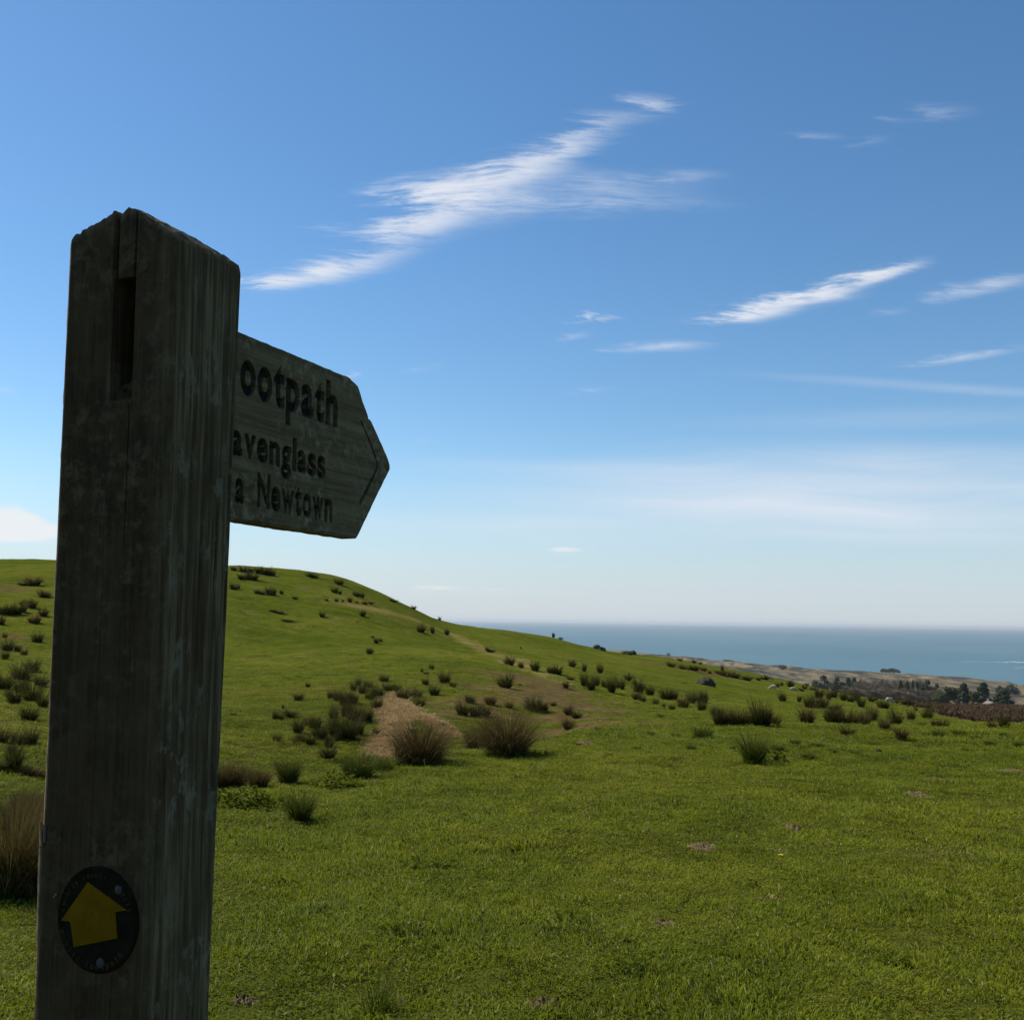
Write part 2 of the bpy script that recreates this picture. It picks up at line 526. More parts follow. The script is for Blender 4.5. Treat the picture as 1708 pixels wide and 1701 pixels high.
m_ground, t, out = new_mat('pasture_ground')
geo = t.n('ShaderNodeNewGeometry')
pos = geo.outputs['Position']
col = t.mix(1.0, pasture_colour(t, pos), (.92, .90, 1.9, 1), 'MULTIPLY')
speck = t.noise(pos, 2.3, 5, .7)
col = t.mix(t.smooth(speck, .52, .68, 0, .55), col, (.030, .045, .006, 1))
blot = t.noise(t.scale(pos, (1, 1, 0)), .95, 3, .6)
col = t.mix(t.smooth(blot, .60, .67, 0, .6), col, (.030, .040, .006, 1))
trk = t.noise(t.scale(pos, (.22, 1.0, 0)), 1.0, 4, .62, .8)
col = t.mix(t.smooth(trk, .57, .66, 0, .5), col, (.036, .046, .008, 1))
rough2 = t.noise(pos, .33, 6, .72)
col = t.mix(t.smooth(rough2, .53, .72, 0, .65), col, (.140, .118, .036, 1))
straw_c = t.ramp(t.noise(pos, 4.0, 5, .7), [(.3, (.17, .105, .042)), (.5, (.38, .255, .115)), (.7, (.52, .37, .175))])
peat_c = t.ramp(t.noise(pos, 2.0, 5, .7), [(.3, (.060, .042, .016)), (.55, (.120, .082, .036)), (.75, (.175, .125, .06))])
brk_c = t.ramp(t.noise(pos, 1.1, 5, .7), [(.3, (.045, .026, .014)), (.55, (.10, .058, .030)), (.75, (.15, .10, .055))])
col = t.mix(t.math('MULTIPLY', t.attr('thatch').outputs['Fac'], .7), col, (.045, .048, .010, 1))      # thatch between the blades
col = t.mix(t.attr('peat').outputs['Fac'], col, peat_c)
col = t.mix(t.attr('bracken').outputs['Fac'], col, brk_c)
col = t.mix(t.attr('straw').outputs['Fac'], col, straw_c)
bs = t.n('ShaderNodeBsdfPrincipled', inp={'Base Color': col, 'Roughness': .95, 'Specular IOR Level': .0})
bmp1 = t.n('ShaderNodeBump', inp={'Strength': .9, 'Distance': .09, 'Height': t.noise(pos, 3.2, 6, .75)})
bmp2 = t.n('ShaderNodeBump', inp={'Strength': .7, 'Distance': .35, 'Height': t.noise(pos, .6, 5, .7), 'Normal': bmp1.outputs[0]})
link(t, bmp2.outputs[0], bs.inputs['Normal'])
link(t, bs.outputs[0], out.inputs[0])

m_dune, t, out = new_mat('dune_ground')
geo = t.n('ShaderNodeNewGeometry')
pos = geo.outputs['Position']
hz = t.n('ShaderNodeSeparateXYZ', inp={0: pos}).outputs[2]
n1 = t.noise(t.scale(pos, (1, .22, 0)), .012, 5, .68)
n2 = t.noise(t.scale(pos, (1, .16, 0)), .06, 5, .7)
col = t.ramp(t.math('ADD', t.math('MULTIPLY', n1, .5), t.math('MULTIPLY', n2, .5)),
             [(.43, (.024, .026, .016)), (.475, (.060, .052, .032)), (.51, (.115, .092, .054)), (.555, (.20, .16, .092)), (.61, (.055, .058, .028))])
sand = t.smooth(hz, SEA + 2.4, SEA + .9)
col = t.mix(sand, col, (.44, .37, .29, 1))
field = t.smooth(t.n('ShaderNodeVectorMath', operation='LENGTH', inp={0: pos}).outputs['Value'], 1160.0, 1020.0)      # farmland inland of the dunes
col = t.mix(field, col, t.ramp(t.noise(pos, .02, 4, .6), [(.35, (.05, .075, .02)), (.6, (.09, .10, .03))]))
bs = t.n('ShaderNodeBsdfPrincipled', inp={'Base Color': col, 'Roughness': .95, 'Specular IOR Level': .1})
bmp = t.n('ShaderNodeBump', inp={'Strength': .8, 'Distance': 3.0, 'Height': t.noise(pos, .06, 6, .7)})
link(t, bmp.outputs[0], bs.inputs['Normal'])
link(t, bs.outputs[0], out.inputs[0])

m_sea, t, out = new_mat('sea_water')
geo = t.n('ShaderNodeNewGeometry')
pos = geo.outputs['Position']
n1 = t.noise(t.scale(pos, (.0010, .0004, 0)), 1.0, 4, .6)
n2 = t.noise(t.scale(pos, (.012, .004, 0)), 1.0, 5, .7)
col = t.ramp(t.math('ADD', t.math('MULTIPLY', n1, .7), t.math('MULTIPLY', n2, .3)),
             [(.35, (.054, .128, .158)), (.5, (.068, .150, .180)), (.66, (.092, .168, .194))])
bs = t.n('ShaderNodeBsdfPrincipled', inp={'Base Color': col, 'Roughness': .45, 'IOR': 1.33, 'Specular IOR Level': .25})
bmp = t.n('ShaderNodeBump', inp={'Strength': 1.0, 'Distance': 1.5, 'Height': t.noise(t.scale(pos, (.05, .03, 0)), 1.0, 6, .7)})
link(t, bmp.outputs[0], bs.inputs['Normal'])
link(t, bs.outputs[0], out.inputs[0])


# ------------------------------------------------------------------ terrain meshes
def polar_mesh(name, radii, azs, mat, closed):
    na, nr = len(azs), len(radii)
    A, Rr = np.meshgrid(azs, radii, indexing='ij')
    X, Y = np.sin(A) * Rr, np.cos(A) * Rr
    Z = height(X, Y)
    V = np.stack([X, Y, Z], -1).reshape(-1, 3)
    i, j = np.meshgrid(np.arange(na if closed else na - 1), np.arange(nr - 1), indexing='ij')
    i2 = (i + 1) % na
    F = np.stack([i * nr + j, i * nr + j + 1, i2 * nr + j + 1, i2 * nr + j], -1).reshape(-1, 4)
    F = F[:, ::-1]
    me = bpy.data.meshes.new(name)
    me.vertices.add(len(V))
    me.vertices.foreach_set('co', V.astype(np.float32).ravel())
    me.loops.add(F.size)
    me.loops.foreach_set('vertex_index', F.astype(np.int32).ravel())
    me.polygons.add(len(F))
    me.polygons.foreach_set('loop_start', np.arange(0, F.size, 4, dtype=np.int32))
    me.polygons.foreach_set('use_smooth', np.ones(len(F), bool))
    me.update(calc_edges=True)
    me.validate()
    me.materials.append(mat)
    return me, V


fine_az = np.radians(np.arange(-36, 36.001, .125))
coarse = np.radians(np.arange(40, 320.1, 4))
azs = np.concatenate([fine_az, coarse])
r_in = np.exp(np.linspace(math.log(.25), math.log(450), 430))
me, V = polar_mesh('pasture', r_in, azs, m_ground, True)
st_, pt_, br_ = covers(V[:, 0], V[:, 1])
set_attr(me, 'straw', st_)
set_attr(me, 'peat', pt_)
set_attr(me, 'thatch', np.clip((48 - np.hypot(V[:, 0], V[:, 1])) / 22, 0, 1))
set_attr(me, 'bracken', br_)
if me.polygons[1000].normal.z < 0:
    me.flip_normals()
pasture = tag(add('pasture_ground', me), kind='structure')
r_out = np.exp(np.linspace(math.log(450), math.log(8500), 240))
me, V = polar_mesh('coastal_plain', r_out, azs, m_dune, True)
if me.polygons[1000].normal.z < 0:
    me.flip_normals()
tag(add('coastal_plain', me), kind='structure')

# sea: one disc to the horizon
ang = np.linspace(0, 2 * math.pi, 97)[:-1]
ringr = [300, 1500, 4000, 12000, 40000, 140000]
vs = [(0, 0, SEA)]
fs = []
for k, rr in enumerate(ringr):
    vs += [(rr * math.sin(a), rr * math.cos(a), SEA) for a in ang]
for i in range(96):
    fs.append((0, 1 + (i + 1) % 96, 1 + i))
    for k in range(len(ringr) - 1):
        a0, a1 = 1 + k * 96 + i, 1 + k * 96 + (i + 1) % 96
        fs.append((a0, a1, a1 + 96, a0 + 96))
me = mesh_from('sea', vs, fs, m_sea)
if me.polygons[5].normal.z < 0:
    me.flip_normals()
tag(add('sea', me), kind='structure')

# surf breaking on the bar
m_foam, t, out = new_mat('sea_foam')
bs = t.n('ShaderNodeBsdfPrincipled', inp={'Base Color': (.8, .82, .82, 1), 'Roughness': .9})
link(t, bs.outputs[0], out.inputs[0])
vs, fs = [], []
for (xa, xb, ypx, th) in ((1640, 1780, 1104.2, 26), (1600, 1645, 1103.4, 10), (1690, 1790, 1113.5, 22)):
    n = 46
    b0 = len(vs)
    for i in range(n + 1):
        px = xa + (xb - xa) * i / n
        az, tn = ray_az_tan(px, ypx + .6 * math.sin(i * .7) + .3 * math.sin(i * 2.1))
        r = (SEA - EYE) / tn
        wd = th * (math.sin(math.pi * i / n) ** .5) * (.35 + 1.1 * random.random())
        for s in (-.5, .5):
            vs.append((math.sin(az) * (r + s * wd), math.cos(az) * (r + s * wd), SEA + .4))
    for i in range(n):
        fs.append((b0 + 2 * i, b0 + 2 * i + 2, b0 + 2 * i + 3, b0 + 2 * i + 1))
me = mesh_from('surf', vs, fs, m_foam)
tag(add('surf', me), 'thin white line of surf breaking offshore at the right', 'surf', kind='stuff')


# ================================================================== signpost
PAZ, PTILT = rad(22.5), .016
pc_ray = ray(275, 1026.5)
PC = _C + pc_ray / pc_ray[1] * 1.03                        # front right corner of the post at eye level
d_ax = Vector((math.sin(PAZ), math.cos(PAZ), 0))
s0 = Vector((math.cos(PAZ), -math.sin(PAZ), 0))
zz = Vector((0, 0, 1))
u_ax = zz * math.cos(PTILT) - s0 * math.sin(PTILT)
s_ax = s0 * math.cos(PTILT) + zz * math.sin(PTILT)
PM = Matrix(((s_ax.x, d_ax.x, u_ax.x, PC[0]), (s_ax.y, d_ax.y, u_ax.y, PC[1]), (s_ax.z, d_ax.z, u_ax.z, PC[2]), (0, 0, 0, 1)))
base_u = -1.62
sign = empty('footpath_signpost')
sign.matrix_world = PM @ Matrix.Translation((-.073, .05, base_u))
tag(sign, 'dark weathered wooden footpath signpost with pointed fingerboard and yellow arrow disc', 'signpost')
TO_SIGN = Matrix.Translation((.073, -.05, -base_u))        # post frame -> empty frame


def wood_mat(name, axis, dark, mid, light, lichen, amount, bump=.004, side_tone=False):
    m, t, out = new_mat(name)
    tcn = t.n('ShaderNodeTexCoord')
    ob = tcn.outputs['Object']
    sc = (150, 150, 6.5) if axis == 'Z' else (90, 4.0, 90)
    sc2 = (240, 240, 9.0) if axis == 'Z' else (240, 9.0, 240)
    grain = t.noise(t.scale(ob, sc), 1.0, 6, .65, .25)
    fine = t.noise(t.scale(ob, sc2), 1.0, 5, .65)
    patch = t.noise(ob, 9.0, 6, .65)
    spots = t.noise(ob, 70.0, 5, .7)
    c = t.ramp(t.math('ADD', t.math('MULTIPLY', grain, .6), t.math('MULTIPLY', fine, .4)), [(.34, dark), (.5, mid), (.66, light)])
    c = t.mix(t.smooth(patch, .42, .68, 0, .55), c, (*[v * .55 for v in mid], 1))
    if side_tone:
        mott = t.noise(ob, 26.0, 5, .7)
        c = t.mix(t.smooth(mott, .40, .62, 0, .6), c, (*[v * 1.5 for v in mid], 1))
    lich = t.math('MULTIPLY', t.smooth(patch, .38, .60), t.smooth(spots, .46, .66))
    c = t.mix(t.math('MULTIPLY', lich, amount), c, (*lichen, 1))
    if side_tone:      # the right side is paler along the grain
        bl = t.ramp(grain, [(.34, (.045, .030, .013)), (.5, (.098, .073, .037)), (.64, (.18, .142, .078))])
        c = t.mix(t.math('MULTIPLY', t.attr('side_tone').outputs['Fac'], t.smooth(patch, .3, .6, .45, 1.0)), c, bl)
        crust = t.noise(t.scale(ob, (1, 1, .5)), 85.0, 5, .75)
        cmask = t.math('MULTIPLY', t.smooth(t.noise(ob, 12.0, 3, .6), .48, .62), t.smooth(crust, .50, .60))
        c = t.mix(t.math('MULTIPLY', cmask, t.math('MULTIPLY', t.attr('side_tone').outputs['Fac'], .75)), c, (.18, .168, .115, 1))
        rim_crust = t.math('MULTIPLY', t.attr('worn').outputs['Fac'], t.smooth(spots, .35, .6, .25, 1.0))
        c = t.mix(rim_crust, c, t.ramp(fine, [(.3, (.14, .10, .06)), (.7, (.34, .27, .18))]))  # pale tan: sunlit rim painted into the wood, plus the mortise crust
    bs = t.n('ShaderNodeBsdfPrincipled', inp={'Base Color': c, 'Roughness': .92, 'Specular IOR Level': .15})
    h = t.math('ADD', t.math('MULTIPLY', grain, .6), t.math('ADD', t.math('MULTIPLY', fine, .4), t.math('MULTIPLY', spots, .15)))
    bm_ = t.n('ShaderNodeBump', inp={'Strength': .8, 'Distance': bump, 'Height': h})
    link(t, bm_.outputs[0], bs.inputs['Normal'])
    link(t, bs.outputs[0], out.inputs[0])
    return m


m_post = wood_mat('weathered_post_wood', 'Z', (.025, .0140, .0055), (.053, .033, .0140), (.082, .055, .025), (.130, .096, .048), .7, side_tone=True)
m_board = wood_mat('weathered_board_wood', 'Y', (.072, .052, .024), (.136, .104, .054), (.215, .172, .094), (.32, .27, .155), .65)
m_letter = wood_mat('letter_cut_dark', 'Y', (.010, .010, .009), (.016, .016, .014), (.022, .022, .020), (.04, .04, .035), .2)

W1, W2T, W2B = .147, .106, .0885
SLOT = (-.0815, -.0528, .2195, .3490)          # s0, s1, u0, u1 of the mortise
sF = sorted(set(np.round(np.linspace(-W1, 0, 72), 5)) | {SLOT[0] - .0004, SLOT[0] + .0004, SLOT[1] - .0004, SLOT[1] + .0004, -.0560, -.0552, -.0544})
nF = len(sF)
tR = list(np.linspace(0, 1, 52))
levels = list(np.linspace(-1.62, -.5, 40)) + list(np.arange(-.5 + .004, .36, .004)) + [.36 + .0 * k for k in ()]
levels = sorted(set(np.round(levels, 5)) | {SLOT[2] - .0005, SLOT[2] + .0005, SLOT[3] - .0005, SLOT[3] + .0005})
NTOP = 16


def top_u(s):
    k = np.interp(s, [-.147, -.140, -.110, -.0835, -.079, -.067, -.056, -.03, 0.0], [.394, .404, .4135, .4235, .4185, .4255, .4205, .404, .3845])
    return k


per = []                                        # perimeter: (side, s, t)
for s in sF: per.append(('F', s, 0.0))
for q in tR[1:-1]: per.append(('R', 0.0, q))
for s in reversed(sF): per.append(('B', s, 1.0))
for q in reversed(tR[1:-1]): per.append(('L', -W1, q))
NP_ = len(per)
S = np.array([p[1] for p in per]); T = np.array([p[2] for p in per])
side_id = np.array([p[0] for p in per])
nrm = np.array([{'F': (0, -1), 'R': (1, 0), 'B': (0, 1), 'L': (-1, 0)}[p[0]] for p in per], float)
# round the arrises
ARR = .006
rings = []
allu = levels + [None] * NTOP
for li in range(len(levels) + NTOP):
    if li < len(levels):
        U = np.full(NP_, levels[li])
    else:
        k = (li - len(levels) + 1) / NTOP
        tu = top_u(S) + .0022 * fbm(S * 220, T * 30, 3)
        # back corner worn away
        tu = tu - .010 * np.clip((S + .006) / .006, 0, 1) * np.clip((T - .9) / .1, 0, 1)
        U = levels[-1] + (tu - levels[-1]) * k
    W2 = W2T + (W2B - W2T) * np.clip((.38 - U) / .78, 0, 1.2)
    x = S.copy()
    y = T * W2
    # arris rounding: pull points near corners inward
    for cx, cy in ((0, 0), (-W1, 0), (0, 1), (-W1, 1)):
        Y0 = cy * W2
        dx, dy = np.abs(x - cx), np.abs(y - Y0)
        near = (dx < ARR) & (dy < ARR)
        sx, sy = (1 if cx < -.01 else -1), (1 if cy == 0 else -1)
        ccx, ccy = cx + sx * ARR, Y0 + sy * ARR
        vx, vy = x - ccx, y - ccy
        L = np.hypot(vx, vy) + 1e-9
        f = np.where(near & (L > ARR), ARR / L, 1)
        x = np.where(near, ccx + vx * f, x)
        y = np.where(near, ccy + vy * f, y)
    # weathering: long vertical furrows plus undulation
    along = np.where((side_id == 'F') | (side_id == 'B'), S, T * .1 + 3) * 1.0
    fur = fbm(along * 330, U * 5.5 + 2.0, 3)
    fine_ = fbm(along * 700 + 9, U * 14, 2)
    big_ = fbm(along * 22, U * 4.0 + 7, 3)
    amp = np.where(side_id == 'R', .0009, .0005)
    disp = amp * fur + .0005 * fine_ + .0013 * big_
    chk = np.clip(fbm(along * 260 + 31, U * 2.2 + 4, 2) - .33, 0, 1)          # drying checks
    disp = disp - np.where(side_id == 'R', .009, .003) * chk
    # ragged left arris and the splintered step low down
    lf = np.clip((S + W1 - .010) / -.010, 0, 1)
    disp = disp + np.where(side_id == 'L', .0016, 0) * fbm(U * 60, U * 0 + 3.3, 3)
    x = x + nrm[:, 0] * disp
    y = y + nrm[:, 1] * disp
    step = np.clip((-.214 - U) / .012, 0, 1) * np.clip((U + .36) / .10, 0, 1)
    x = x - lf * .0040 * step
    # mortise and the plug above it
    isF = side_id == 'F'
    ins = isF & (S > SLOT[0]) & (S < SLOT[1])
    if True:
        inz = (U > SLOT[2]) & (U < SLOT[3])
        dep = np.where(U > .262, .055, .014 + .010 * fbm(S * 160, U * 160, 3) + np.clip((U - .238) / .024, 0, 1) * .04)
        y = np.where(ins & inz, np.maximum(y, 0) + dep, y)
        plug = isF & (U >= SLOT[3]) & (S > SLOT[0]) & (S < SLOT[1])
        y = np.where(plug, y + .0016, y)
        gap = isF & (U >= SLOT[3]) & (np.abs(S - SLOT[0]) < .0022)
        y = np.where(gap, y + .009, y)
        gap2 = isF & (U >= SLOT[3]) & (np.abs(S - (-.0560)) < .0012)
        y = np.where(gap2, y + .004, y)
        crack = isF & (np.abs(S + .0552) < .0006) & (U < SLOT[2]) & (U > .06)
        y = np.where(crack, y + .006, y)
        sill = isF & (S > SLOT[0] - .006) & (S < SLOT[1] + .001) & (U < SLOT[2]) & (U > SLOT[2] - .006)
        y = np.where(sill, y - .0022, y)
    rings.append(np.stack([x, y, U], -1))
V = np.concatenate(rings)
NL = len(rings)
F = []
for l in range(NL - 1):
    a = np.arange(NP_)
    b = (a + 1) % NP_
    F.append(np.stack([l * NP_ + a, l * NP_ + b, (l + 1) * NP_ + b, (l + 1) * NP_ + a], -1))
F = np.concatenate(F).tolist()
# cap: strips between front and back edge
top = (NL - 1) * NP_
nRm = len(tR) - 2
capv = [list(map(float, v)) for v in V]
NC = 10
fi = list(range(nF))
bi = [nF + nRm + (nF - 1 - k) for k in range(nF)]
idx = np.zeros((nF, NC + 1), int)
for k in range(nF):
    a, b = V[top + fi[k]], V[top + bi[k]]
    for q in range(NC + 1):
        if q == 0: idx[k, q] = top + fi[k]
        elif q == NC: idx[k, q] = top + bi[k]
        else:
            p = a + (b - a) * q / NC
            capv.append([p[0], p[1], p[2] + .002 * random.uniform(-1, 1)])
            idx[k, q] = len(capv) - 1
for k in range(nF - 1):
    for q in range(NC):
        F.append([idx[k, q], idx[k + 1, q], idx[k + 1, q + 1], idx[k, q + 1]])
# close the two ends of the cap with the side edges
r_idx = [top + nF - 1] + [top + nF + k for k in range(nRm)] + [top + nF + nRm]
l_idx = [top] + [top + 2 * nF + 2 * nRm - 1 - k for k in range(nRm)] + [top + 2 * nF + nRm - 1]
F.append(list(idx[nF - 1, :]) + r_idx[1:-1][::-1])
F.append(list(idx[0, :])[::-1] + l_idx[1:-1])
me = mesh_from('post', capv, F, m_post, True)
blv = np.zeros(len(capv))
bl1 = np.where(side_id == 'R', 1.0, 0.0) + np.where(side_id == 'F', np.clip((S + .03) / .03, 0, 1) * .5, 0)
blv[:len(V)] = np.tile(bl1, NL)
set_attr(me, 'side_tone', blv)
rim_crust_v = np.zeros(len(capv))
rim_lit = np.where(side_id == 'L', .8, 0.0) + np.where(side_id == 'F', np.clip((-W1 + .0055 - S) / .004, 0, 1), 0)  # sunlit left rim painted pale into the wood colour
rim_crust_v[:len(V)] = np.tile(rim_lit, NL)
rim_crust_v[len(V):] = .55                                   # weathered top, its sunlit rim painted in pale
for k in range(3):
    rim_crust_v[(NL - 1 - k) * NP_:(NL - k) * NP_] = np.maximum(rim_crust_v[(NL - 1 - k) * NP_:(NL - k) * NP_], .6 - .2 * k)  # sunlit top edge painted pale, fading downwards
for li, lu in enumerate(levels):                     # pale crust in the bottom of the mortise
    if SLOT[2] - .007 < lu < .262:
        sel = (side_id == 'F') & (S > SLOT[0] - .004) & (S < SLOT[1] + .001)
        rim_crust_v[li * NP_:(li + 1) * NP_][sel] = .22
set_attr(me, 'worn', rim_crust_v)  # painted rim light together with the real mortise crust
bm = bmesh.new(); bm.from_mesh(me)
bmesh.ops.recalc_face_normals(bm, faces=bm.faces)
for e in bm.edges:
    if len(e.link_faces) == 2 and e.calc_face_angle(0) > rad(42):
        e.smooth = False
bm.to_mesh(me); bm.free()
me.transform(TO_SIGN)
post = add('post', me, sign)
me.polygons.foreach_set('use_smooth', [True] * len(me.polygons))

# dark inner end of the board's tenon in the mortise, pale droppings at the bottom
def box_mesh(name, lo, hi, mat, bev=0.0):
    bm = bmesh.new()
    bmesh.ops.create_cube(bm, size=1)
    for v in bm.verts:
        v.co = Vector([lo[i] + (v.co[i] + .5) * (hi[i] - lo[i]) for i in range(3)])
    if bev:
        bmesh.ops.bevel(bm, geom=bm.edges[:], offset=bev, segments=2, affect='EDGES')
    me = bpy.data.meshes.new(name)
    bm.to_mesh(me); bm.free()
    me.materials.append(mat)
    return me


# ---- fingerboard, carved
BS = -.0557                       # the face towards the viewer
TH = .027
outl = [(.088, .337), (.429, .3374), (.4504, .3306), (.4640, .3120), (.4800, .2925), (.4822, .2870), (.4870, .2885), (.5200, .2590), (.5420, .2365), (.5462, .2295), (.5460, .2222),
        (.5010, .1690), (.4555, .1140), (.4530, .1122), (.088, .1126)]
pts = []
for (p, q) in zip(outl, outl[1:] + outl[:1]):
    n = max(1, int(math.hypot(q[0] - p[0], q[1] - p[1]) / .006))
    for k in range(n):
        a = k / n
        pts.append([p[0] + (q[0] - p[0]) * a, p[1] + (q[1] - p[1]) * a])
pts = np.array(pts)
pts[:, 1] += .0011 * fbm(pts[:, 0] * 90, pts[:, 1] * 90, 3)
pts[:, 0] += .0011 * fbm(pts[:, 0] * 90 + 5, pts[:, 1] * 90, 3) * (pts[:, 0] > .1)
bm = bmesh.new()
fv = [bm.verts.new((BS, p[0], p[1])) for p in pts]
f = bm.faces.new(fv)
ext = bmesh.ops.extrude_face_region(bm, geom=[f])
for g in ext['geom']:
    if isinstance(g, bmesh.types.BMVert):
        g.co.x -= TH
bmesh.ops.recalc_face_normals(bm, faces=bm.faces)
rim = [e for e in bm.edges if abs(e.verts[0].co.x - e.verts[1].co.x) < 1e-6]
bmesh.ops.bevel(bm, geom=rim, offset=.0022, segments=2, affect='EDGES')
me = bpy.data.meshes.new('fingerboard')
bm.to_mesh(me); bm.free()
me.materials.append(m_board)
board = add('fingerboard', me, sign)


def glyph(ch, bold):
    cu = bpy.data.curves.new('glyph', 'FONT')
    cu.body = ch
    cu.size = 1.0
    cu.offset = bold
    cu.extrude = 0.5
    cu.resolution_u = 5
    o = bpy.data.objects.new('glyph', cu)
    COL.objects.link(o)
    bpy.context.view_layer.update()
    me = bpy.data.meshes.new_from_object(o.evaluated_get(bpy.context.evaluated_depsgraph_get()))
    bpy.data.objects.remove(o)
    bpy.data.curves.remove(cu)
    return me


# line: (text, [(letter, start, end)...], baseline at start, baseline at end, x height)
def layout(text, start, end, wts):
    tot = sum(wts.get(c, 1.0) for c in text)
    x = start
    outp = []
    for c in text:
        wd = wts.get(c, 1.0) / tot * (end - start)
        if c != ' ':
            outp.append((c, x + wd * .05, x + wd * .95))
        x += wd
    return outp


WT = {'t': .78, 'l': .42, 'i': .42, 'w': 1.35, 'N': 1.3, ' ': .7, 'F': 1.0, 'R': 1.15, 'v': 1.0, 's': .9, 'a': .95}
LINES = [(layout('ootpath', .1785, .3985, WT), .2665, .2625, .038, 'F', (.146, .1755)),
         (layout('venglass', .1900, .3700, WT), .1905, .1868, .0262, 'Ra', (.136, .1895)),
         (layout('a', .1760, .1945, WT) + layout('Newtown', .2180, .3890, WT), .1345, .1310, .0268, 'vi', (.136, .166))]
cut_v, cut_f = [], []
letter_meshes = []
gcache = {}
xh_me = glyph('x', .02)
XH = max(v.co.y for v in xh_me.vertices)
for (lay, b0, b1, xh, pre, prx) in LINES:
    lay = layout(pre, prx[0], prx[1], WT) + lay
    for (c, xa, xb) in lay:
        if c not in gcache:
            gcache[c] = glyph(c, .040)
        gm = gcache[c]
        co = np.array([v.co[:] for v in gm.vertices])
        x0, x1 = co[:, 0].min(), co[:, 0].max()
        bl = b0 + (b1 - b0) * ((xa - .18) / .21)
        dco = (xa + (co[:, 0] - x0) / (x1 - x0) * (xb - xa))
        uco = bl + co[:, 1] / XH * xh
        base = len(cut_v)
        fc = [[base + i for i in p.vertices] for p in gm.polygons]
        for a_, u_, q in zip(dco, uco, co[:, 2]):
            cut_v.append((BS + (.004 if q > 0 else -.0075), a_, u_))
        cut_f += fc
        lv = [(BS - (.0062 if q > 0 else .0078), a_, u_) for a_, u_, q in zip(dco, uco, co[:, 2])]
        letter_meshes.append((c, lv, [list(p.vertices) for p in gm.polygons]))
# chevron groove
ch = [(.4585, .2815), (.4760, .2640), (.4960, .2420), (.5075, .2255), (.5060, .2190), (.4900, .1985), (.4720, .1765), (.4590, .1625)]
def ribbon(ptsl, wd, xf, xb_):
    vs, fs = [], []
    n = len(ptsl)
    for i, p in enumerate(ptsl):
        a = Vector(ptsl[max(0, i - 1)]); b = Vector(ptsl[min(n - 1, i + 1)])
        t_ = (b - a).normalized(); nn = Vector((-t_.y, t_.x)) * wd * .5 * (1.15 if i > n // 2 else .75)
        for xx in (xf, xb_):
            for sg in (1, -1):
                vs.append((xx, p[0] + nn.x * sg, p[1] + nn.y * sg))
    for i in range(n - 1):
        a, b = i * 4, i * 4 + 4
        fs += [[a, a + 1, b + 1, b], [a + 3, a + 2, b + 2, b + 3], [a, b, b + 2, a + 2], [a + 1, a + 3, b + 3, b + 1]]
    fs += [[0, 2, 3, 1], [4 * n - 4, 4 * n - 3, 4 * n - 1, 4 * n - 2]]
    return vs, fs


rv, rf = ribbon(ch, .0052, BS + .004, BS - .0070)
base = len(cut_v)
cut_v += rv
cut_f += [[base + i for i in f] for f in rf]
cm = mesh_from('cutter', [tuple(map(float, v)) for v in cut_v], cut_f, m_board)
bm = bmesh.new(); bm.from_mesh(cm)
bmesh.ops.remove_doubles(bm, verts=bm.verts, dist=1e-6)
bmesh.ops.recalc_face_normals(bm, faces=bm.faces)
bm.to_mesh(cm); bm.free()
co_ = bpy.data.objects.new('cutter', cm)
COL.objects.link(co_)
board.parent = None
md = board.modifiers.new('carve', 'BOOLEAN')
md.operation = 'DIFFERENCE'
md.object = co_
md.solver = 'EXACT'
md.use_self = True
bpy.context.view_layer.update()
carved = bpy.data.meshes.new_from_object(board.evaluated_get(bpy.context.evaluated_depsgraph_get()))
print('carved board', len(board.data.polygons), len(carved.polygons))
board.modifiers.clear()
bpy.data.objects.remove(co_)
if len(carved.polygons) > len(board.data.polygons) + 200:
    board.data = carved
board.data.transform(TO_SIGN)
board.parent = sign
board['label'] = 'grey wooden finger with carved dark letters and arrow tip'
for (c, lv, lf_) in letter_meshes:
    lm = mesh_from('letter', [tuple(map(float, v)) for v in lv], lf_, m_letter)
    lm.transform(TO_SIGN)
    add('letter', lm, board)
rv, rf = ribbon(ch, .0046, BS - .0056, BS - .0072)
lm = mesh_from('chevron_groove', [tuple(map(float, v)) for v in rv], rf, m_letter)
lm.transform(TO_SIGN)
add('chevron', lm, board)

# ---- waymark disc
m_black, t, out = new_mat('black_plastic')
tcn = t.n('ShaderNodeTexCoord')
c = t.ramp(t.noise(tcn.outputs['Object'], 40, 5, .7), [(.35, (.011, .008, .0045)), (.65, (.022, .017, .010))])
bs = t.n('ShaderNodeBsdfPrincipled', inp={'Base Color': c, 'Roughness': .95, 'Specular IOR Level': .02})
link(t, bs.outputs[0], out.inputs[0])
m_yel, t, out = new_mat('faded_yellow_print')
tcn = t.n('ShaderNodeTexCoord')
c = t.ramp(t.noise(tcn.outputs['Object'], 60, 5, .7), [(.35, (.13, .070, .003)), (.65, (.185, .100, .004))])
bs = t.n('ShaderNodeBsdfPrincipled', inp={'Base Color': c, 'Roughness': .95, 'Specular IOR Level': .02})
link(t, bs.outputs[0], out.inputs[0])
m_print, t, out = new_mat('worn_print')
bs = t.n('ShaderNodeBsdfPrincipled', inp={'Base Color': (.045, .037, .017, 1), 'Roughness': .95, 'Specular IOR Level': .0})
link(t, bs.outputs[0], out.inputs[0])
m_steel, t, out = new_mat('dull_steel')
bs = t.n('ShaderNodeBsdfPrincipled', inp={'Base Color': (.05, .048, .042, 1), 'Roughness': .7, 'Metallic': .2})
link(t, bs.outputs[0], out.inputs[0])
DC = (-.0675, -.2925)            # disc centre s, u
DR = .0500
FY = -.0032                      # disc sits just proud of the face


